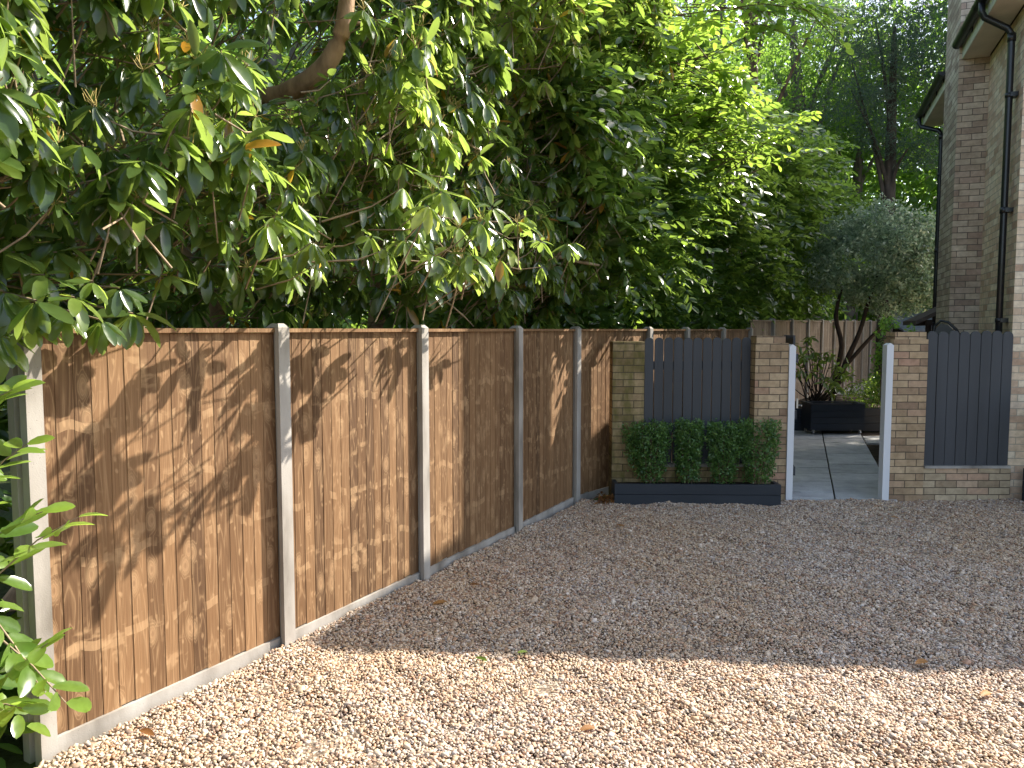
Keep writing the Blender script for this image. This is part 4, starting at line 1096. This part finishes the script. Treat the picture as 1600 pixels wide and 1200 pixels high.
# --- garden plants beyond the gate
def garden():
    # round grey-green tree
    X, Y = 6.75, 14.4
    root = thing('evergreen_tree', (6.1, Y, .37), 'small grey-green evergreen with round crown on forked dark trunks beyond the gate', 'tree')
    lobes = [(X + .15, Y, 3.15, 1.1, 1.0, .78), (X - .45, Y - .1, 2.95, .75, .7, .6), (X + .75, Y, 2.9, .6, .6, .6), (X + .3, Y - .2, 2.55, .85, .7, .45), (X + .1, Y, 3.7, .6, .6, .4), (X - .55, Y + .1, 3.55, .45, .45, .35), (X + .85, Y, 3.3, .45, .45, .4), (X + 1.05, Y + .1, 3.0, .5, .5, .55), (X + .5, Y - .1, 3.55, .55, .5, .4), (X + .9, Y, 2.6, .5, .5, .35)]
    nc = 1500; cc, d = lobes_pts(lobes, nc, .13); cc += d * (.10 * np.abs(wob(cc[:, 0] * 5, cc[:, 2] * 5, 1.)))[:, None]
    c = np.repeat(cc, 15, 0) + rng.normal(0, .062, (nc * 15, 3))
    tone = np.clip(.45 + .36 * wob(c[:, 0] * 4.5, c[:, 2] * 5.5, 3.) + rng.normal(0, .18, len(c)), 0, 1)
    mesh_np('crown', *scatter(c, (.055, .09), (.45, .65), tone, .2), 'holly_leaf', root)
    limb(root, [(6.03, Y, .30), (6.08, Y, .9), (6.15, Y - .05, 1.5), (6.05, Y, 2.05), (6.15, Y, 2.6)], [.06, .052, .045, .04, .025], 'trunk', 'dark_timber', 10)
    limb(root, [(6.0, Y + .05, .35), (6.25, Y, 1.15), (6.5, Y, 1.75), (6.62, Y, 2.2), (6.8, Y, 2.8)], [.055, .05, .042, .036, .02], 'branch', 'dark_timber', 9)
    limb(root, [(6.2, Y, 1.05), (6.6, Y - .05, 1.55), (7.05, Y - .05, 2.05), (7.3, Y, 2.5)], [.04, .036, .03, .018], 'branch', 'dark_timber', 9)
    # whorled shrub in front of it
    root = thing('rhododendron_bush', (5.55, 13.85, .37), 'open leafy shrub with whorled leaves above the wheeled planter', 'shrub')
    c = np.array([[5.0, 13.8, 1.55], [5.15, 13.7, 1.35], [5.3, 13.8, 1.6], [5.45, 13.7, 1.2], [5.6, 13.7, 1.4], [5.75, 13.6, 1.15], [5.9, 13.7, 1.0], [5.55, 13.6, .95], [5.3, 13.6, 1.05], [5.1, 13.7, 1.0], [5.85, 13.6, .75], [5.7, 13.6, .9], [4.95, 13.8, 1.25], [5.4, 13.75, 1.4], [6.0, 13.7, 1.2], [5.65, 13.6, .7]])
    c = np.concatenate([c, c + rng.normal(0, .12, c.shape)])
    mesh_np('crown', *rosettes(c, rng.normal(0, .4, c.shape) + np.array([.1, -.4, .7]), 8, (.12, .18), (.3, .38), rng.uniform(.4, .8, len(c)), .9, .4), 'rhododendron_leaf', root)
    hub = np.array([5.5, 13.85, .4]); mesh_np('shoot', *tubes_np(np.repeat(hub[None], len(c), 0) + rng.normal(0, .05, c.shape) * [1, 1, 0], (c + hub) / 2, c, .012, .006, .5), 'dark_timber', root)
    root = thing('low_shrub', (6.7, 13.9, .37), 'low dark green shrub in the raised bed right of the wheeled planter', 'shrub')
    c, d = lobes_pts([(6.5, 13.95, .62, .5, .3, .3), (6.95, 13.95, .75, .5, .3, .38), (7.3, 14, .95, .4, .3, .5), (7.2, 14.0, 1.25, .25, .25, .3)], 4200, .3)
    mesh_np('foliage', *scatter(c, (.04, .075), (.4, .55), np.clip(.45 + rng.normal(0, .2, len(c)), 0, 1), .4), 'laurel_leaf', root)
    root = thing('climbing_plant', (4.15, 8.25, 0), 'small pale leaved climber peeping over the right gate pier', 'climber')
    c, d = lobes_pts([(4.02, 8.35, 1.62, .10, .10, .25), (4.10, 8.38, 1.86, .12, .1, .10), (4.0, 8.4, 1.3, .1, .08, .3), (4.3, 8.3, 1.75, .06, .06, .12)], 520, .35)
    mesh_np('foliage', *scatter(c, (.03, .055), (.5, .7), rng.uniform(.4, 1, len(c)), .4), 'wood_leaf', root)
    limb(root, [(4.1, 8.25, 0), (4.04, 8.3, .7), (4.02, 8.36, 1.4), (4.1, 8.38, 1.85)], [.012, .01, .008, .004], 'stem', 'bark', 6)
    root = thing('potted_shrub', (5.55, 7.64, .33), 'dark green shrub in the planter box against the house wall', 'shrub')
    c, d = lobes_pts([(5.57, 7.64, .75, .27, .2, .40), (5.5, 7.64, 1.0, .2, .18, .22)], 1900, .3)
    mesh_np('foliage', *scatter(c, (.03, .055), (.45, .6), rng.uniform(.2, .7, len(c)), .4), 'laurel_leaf', root)
    limb(root, [(5.57, 7.64, .3), (5.56, 7.64, .6), (5.55, 7.64, .95)], [.014, .012, .006], 'stem', 'bark', 6)
garden()

# --- trees behind
def crown_tree(name, base, h, r, lobes, nleaf, leaf, L, label, material='wood_leaf', bark='grey_bark', lean=(0, 0), limbs=4, tone0=.45, group=None, flat=.35, cl=26, csz=.34):
    root = thing(name, base, label, 'tree', group)
    bx, by, bz = base; top = max(l[2] for l in lobes)
    tp = np.array([bx + lean[0], by + lean[1], top])
    limb(root, [(bx, by, -.2), (bx + lean[0] * .25, by + lean[1] * .25, top * .3), (bx + lean[0] * .6, by + lean[1] * .6, top * .65), tp], [r * 1.15, r, r * .8, r * .25], 'trunk', bark, 12, 5, .05)
    for k in range(limbs):
        l = lobes[k % len(lobes)]; z0 = l[2] * random.uniform(.55, .8); q = z0 / top
        a = np.array([bx + lean[0] * q * .9, by + lean[1] * q * .9, z0]); e = np.array(l[:3]) + rng.normal(0, .3, 3)
        limb(root, [a, a * .6 + e * .4 + [0, 0, .3], e], [r * .35, r * .25, r * .08], 'limb', bark, 8)
    # leaves gathered in clumps
    nc = nleaf // cl; cc, d = lobes_pts(lobes, nc, .25)
    c = np.repeat(cc, cl, 0) + rng.normal(0, csz, (nc * cl, 3)) * [1, 1, .7]
    tone = np.clip(np.repeat(tone0 + .05 + .3 * wob(cc[:, 0] * 1.5, cc[:, 2] * 1.5, 1.) + rng.normal(0, .12, nc), cl) + rng.normal(0, .08, nc * cl), 0, 1)
    if leaf == 'needle': dt = scatter(c, L, (.10, .16), tone, .2)
    else: dt = scatter(c, L, (.4, .55), tone, flat)
    mesh_np('crown', *dt, material, root)
    return root
def background():
    G = 'woodland trees behind the boundary'
    crown_tree('tall_tree', (1.75, 15, 0), 9, .24, [(.6, 15, 8.5, 2.2, 1.8, 1.6), (2.6, 15.5, 7.4, 1.6, 1.5, 1.2), (-.6, 15, 7.2, 1.6, 1.5, 1.3), (2.0, 15, 10, 2, 2, 1.6)], 9000, 'l', (.09, .15), 'dark trunked tree rising behind the sunlit rhododendron crown', group=G)
    crown_tree('tall_tree', (5.2, 20, 0), 13, .20, [(4.2, 20, 11, 2.4, 2, 2), (6.4, 20.5, 12.5, 2, 2, 1.8), (5.0, 20, 8.6, 1.8, 1.5, 1.1)], 8000, 'l', (.10, .16), 'slim grey trunked tree behind the bright laurel shoots', group=G)
    crown_tree('pine_tree', (6.15, 20.3, 0), 13, .22, [(6.9, 20.5, 11.6, 2.2, 2, 1.4), (5.6, 20.3, 13, 2, 2, 1.4), (7.8, 20.8, 9.8, 1.2, 1.2, .8)], 7000, 'needle', (.14, .22), 'pine with bare reddish trunk right of the slim grey trunk', 'needle', 'bark', group=G)
    crown_tree('tall_tree', (9.5, 24, 0), 13, .34, [(8.2, 24, 9.3, 2.4, 2, 1.7), (10.4, 24.5, 11.2, 2.4, 2, 1.8), (7.4, 24, 7.6, 1.4, 1.2, .8), (9.6, 24, 8.4, 1.6, 1.4, .8)], 10000, 'l', (.10, .16), 'stout leaning trunk with side stems beyond the laurels', lean=(-1.0, 0), limbs=6, group=G)
    crown_tree('tall_tree', (11.4, 26, 0), 13, .20, [(11.2, 26, 10.4, 2.4, 2, 1.9), (12.8, 26, 8.6, 2, 1.6, 1.5), (11.0, 26, 8.2, 1.3, 1.2, .8)], 9000, 'l', (.10, .16), 'straight slender trunk directly above the round evergreen', lean=(.2, 0), group=G)
    crown_tree('cedar_tree', (10.4, 21.5, 0), 11, .19, [(9.8, 21, 8.6, 1.5, 1.2, .8), (9.0, 21, 7.7, 1.2, 1.0, .55), (10.6, 21, 7.1, 1.4, 1.0, .5), (9.6, 21, 9.9, 1.4, 1.2, .7), (10.8, 21, 9.0, 1.2, 1, .7), (11.2, 21, 6.5, 1.0, .9, .4), (11.9, 21.5, 10.0, 1.3, 1, .9), (12.0, 21.5, 8.0, .9, .8, .5)], 17000, 'needle', (.12, .2), 'grey-green drooping conifer left of the chimney breast', 'needle', 'dark_bark', cl=40, csz=.22, group=G)
    # sunlit lighter trees and shrubs far behind
    G2 = 'pale sunlit shrubs beyond the trunks'
    for (x, y, z, s, lab) in [(10.2, 29, 4.6, 1.6, 'bright yellow-green shrub glowing between the two far trunks'), (13.3, 27, 4.6, 1.5, 'light green feathery shrub behind the round evergreen'), (7.6, 28, 5.2, 1.7, 'pale sunlit shrub left of the leaning trunk')]:
        root = thing('garden_shrub', (x, y, 0), lab, 'shrub', G2)
        c, d = lobes_pts([(x, y, z, s, s, s * .75), (x + s * .6, y, z - .8, s * .8, s * .8, s * .6), (x - s * .6, y + .2, z - 1.0, s * .8, s * .8, s * .6), (x, y, z - 2.2, s * 1.2, s, 1.5)], 5200, .2)
        mesh_np('crown', *scatter(c, (.10, .18), (.35, .5), np.clip(.5 + .3 * wob(c[:, 0] * 2, c[:, 2] * 2, 1.) + rng.normal(0, .15, len(c)), 0, 1), .3), 'bright_leaf', root)
        limb(root, [(x, y, -.1), (x, y, z * .5), (x, y, z)], [.12, .09, .05], 'stem', 'grey_bark', 8)
    # woodland mass: nobody could count it
    n = 225000; nc = n // 30
    x = rng.uniform(-26, 26, nc); y = 24 + rng.exponential(5, nc) + rng.uniform(0, 6, nc)
    z = rng.beta(.85, 1.15, nc) * (13.5 + 2.5 * wob(x * .5, y * .1, 2.))
    keep = (wob(x * .9, z * .9, 8.) > -.70) | (z < 4)
    x, y, z = x[keep], y[keep], z[keep]; nc = len(x)
    c = np.repeat(np.stack([x, y, z], 1), 30, 0) + rng.normal(0, .62, (nc * 30, 3))
    tone = np.clip(np.repeat(.50 + .3 * wob(x * .6, z * .7, 3.) + rng.normal(0, .12, nc), 30) + rng.normal(0, .08, nc * 30), 0, 1)
    o = mesh_np('woodland', *scatter(c, (.24, .40), (.45, .6), tone, .3), 'wood_leaf'); o['kind'] = 'stuff'; o['label'] = 'mixed green woodland closing the view behind the trees'
    # nearer wood on the left behind the hedge
    crown_tree('tall_tree', (-3.2, 10.5, 0), 9, .22, [(-4.4, 11, 6.4, 1.8, 1.5, 1.5), (-2.2, 11, 7.0, 1.6, 1.5, 1.5), (-3.3, 11, 4.9, 1.7, 1.2, 1.2), (-5.8, 11, 5.2, 1.4, 1.2, 1.5), (-.6, 11.5, 6.6, 1.2, 1.2, 1.4)], 12000, 'l', (.08, .13), 'dark tree filling the upper left behind the thick curved limb', group=G)
    # trees in the next garden, hidden by the house: they shade the gate and path
    G3 = 'garden trees standing behind the house'
    for (x, y, z, s, lab) in [(13.8, 19.0, 11.6, 2.5, 'broad tree just behind the house that shades the gateway'), (16.6, 24.0, 13.2, 3.1, 'broad tree in the garden shading the path'), (20.5, 28.5, 14.5, 3.2, 'tall tree at the far side of the house garden')]:
        crown_tree('garden_tree', (x, y, 0), 12, .3, [(x, y, z, s, s, s * .9), (x + 1.2, y + .8, z + 1.8, s * .8, s * .8, s * .7), (x - .6, y - .6, z - 2.0, s * .7, s * .7, s * .6), (x + 1, y - .6, z - 1.6, s * .8, s * .7, s * .6)], 15000, 'l', (.18, .28), lab, group=G3)
background()

# --- fallen leaves on the gravel
def litter():
    spots = [(-.515, 4.87, 'dead_leaf', .8, .11, 'long tan dead leaf lying on the shaded gravel'), (-.20, 4.06, 'laurel_leaf', .5, .075, 'green fallen leaf on the sunlit gravel just below the shadow edge'), (2.15, 3.98, 'dead_leaf', .9, .10, 'pale dry leaf on the gravel at the shadow edge, towards the right'),
             (2.28, 3.62, 'dead_leaf', 1.0, .09, 'pale curled leaf on the sunlit gravel at lower right'), (.03, 4.12, 'bright_leaf', .8, .06, 'small yellow-green leaf at the middle of the shadow edge'), (-1.66, 3.30, 'dead_leaf', .3, .09, 'rusty dead leaf at the foot of the first post'), (.30, 3.30, 'dead_leaf', .6, .08, 'brown dead leaf on the gravel near the bottom centre'), (-.30, 5.25, 'dead_leaf', .2, .07, 'dark brown leaf in the shade near the third fence post'), (.95, 6.9, 'dead_leaf', .7, .08, 'tan dead leaf on the shaded gravel in front of the long planter'), (3.6, 7.2, 'dead_leaf', .9, .07, 'pale dead leaf on the gravel just in front of the gateway')]
    for (x, y, m_, tn, L, lab) in spots:
        a = random.uniform(-.6, .6)
        o = mesh_np('fallen_leaf', *leaves(np.array([[x, y, .022]]), np.array([[math.cos(a), math.sin(a), .12]]), np.array([[.1, -.3, 1.]]), np.array([L]), np.array([L * .36]), np.array([tn]), .2, .5), m_)
        tag(o, lab, 'leaf', 'fallen leaves on the gravel')
    n = 60; x = 1.0 + rng.normal(0, .06, n) - .02; y = 7.88 + rng.normal(0, .06, n); z = .02 + np.abs(rng.normal(0, .035, n)); x = np.clip(x, .85, 1.045)
    o = mesh_np('leaf_litter', *scatter(np.stack([x, y, z], 1), (.05, .09), (.35, .5), rng.uniform(0, 1, n), .6), 'dead_leaf'); o['kind'] = 'stuff'; o['label'] = 'small heap of dead leaves in the corner by the planter'
litter()
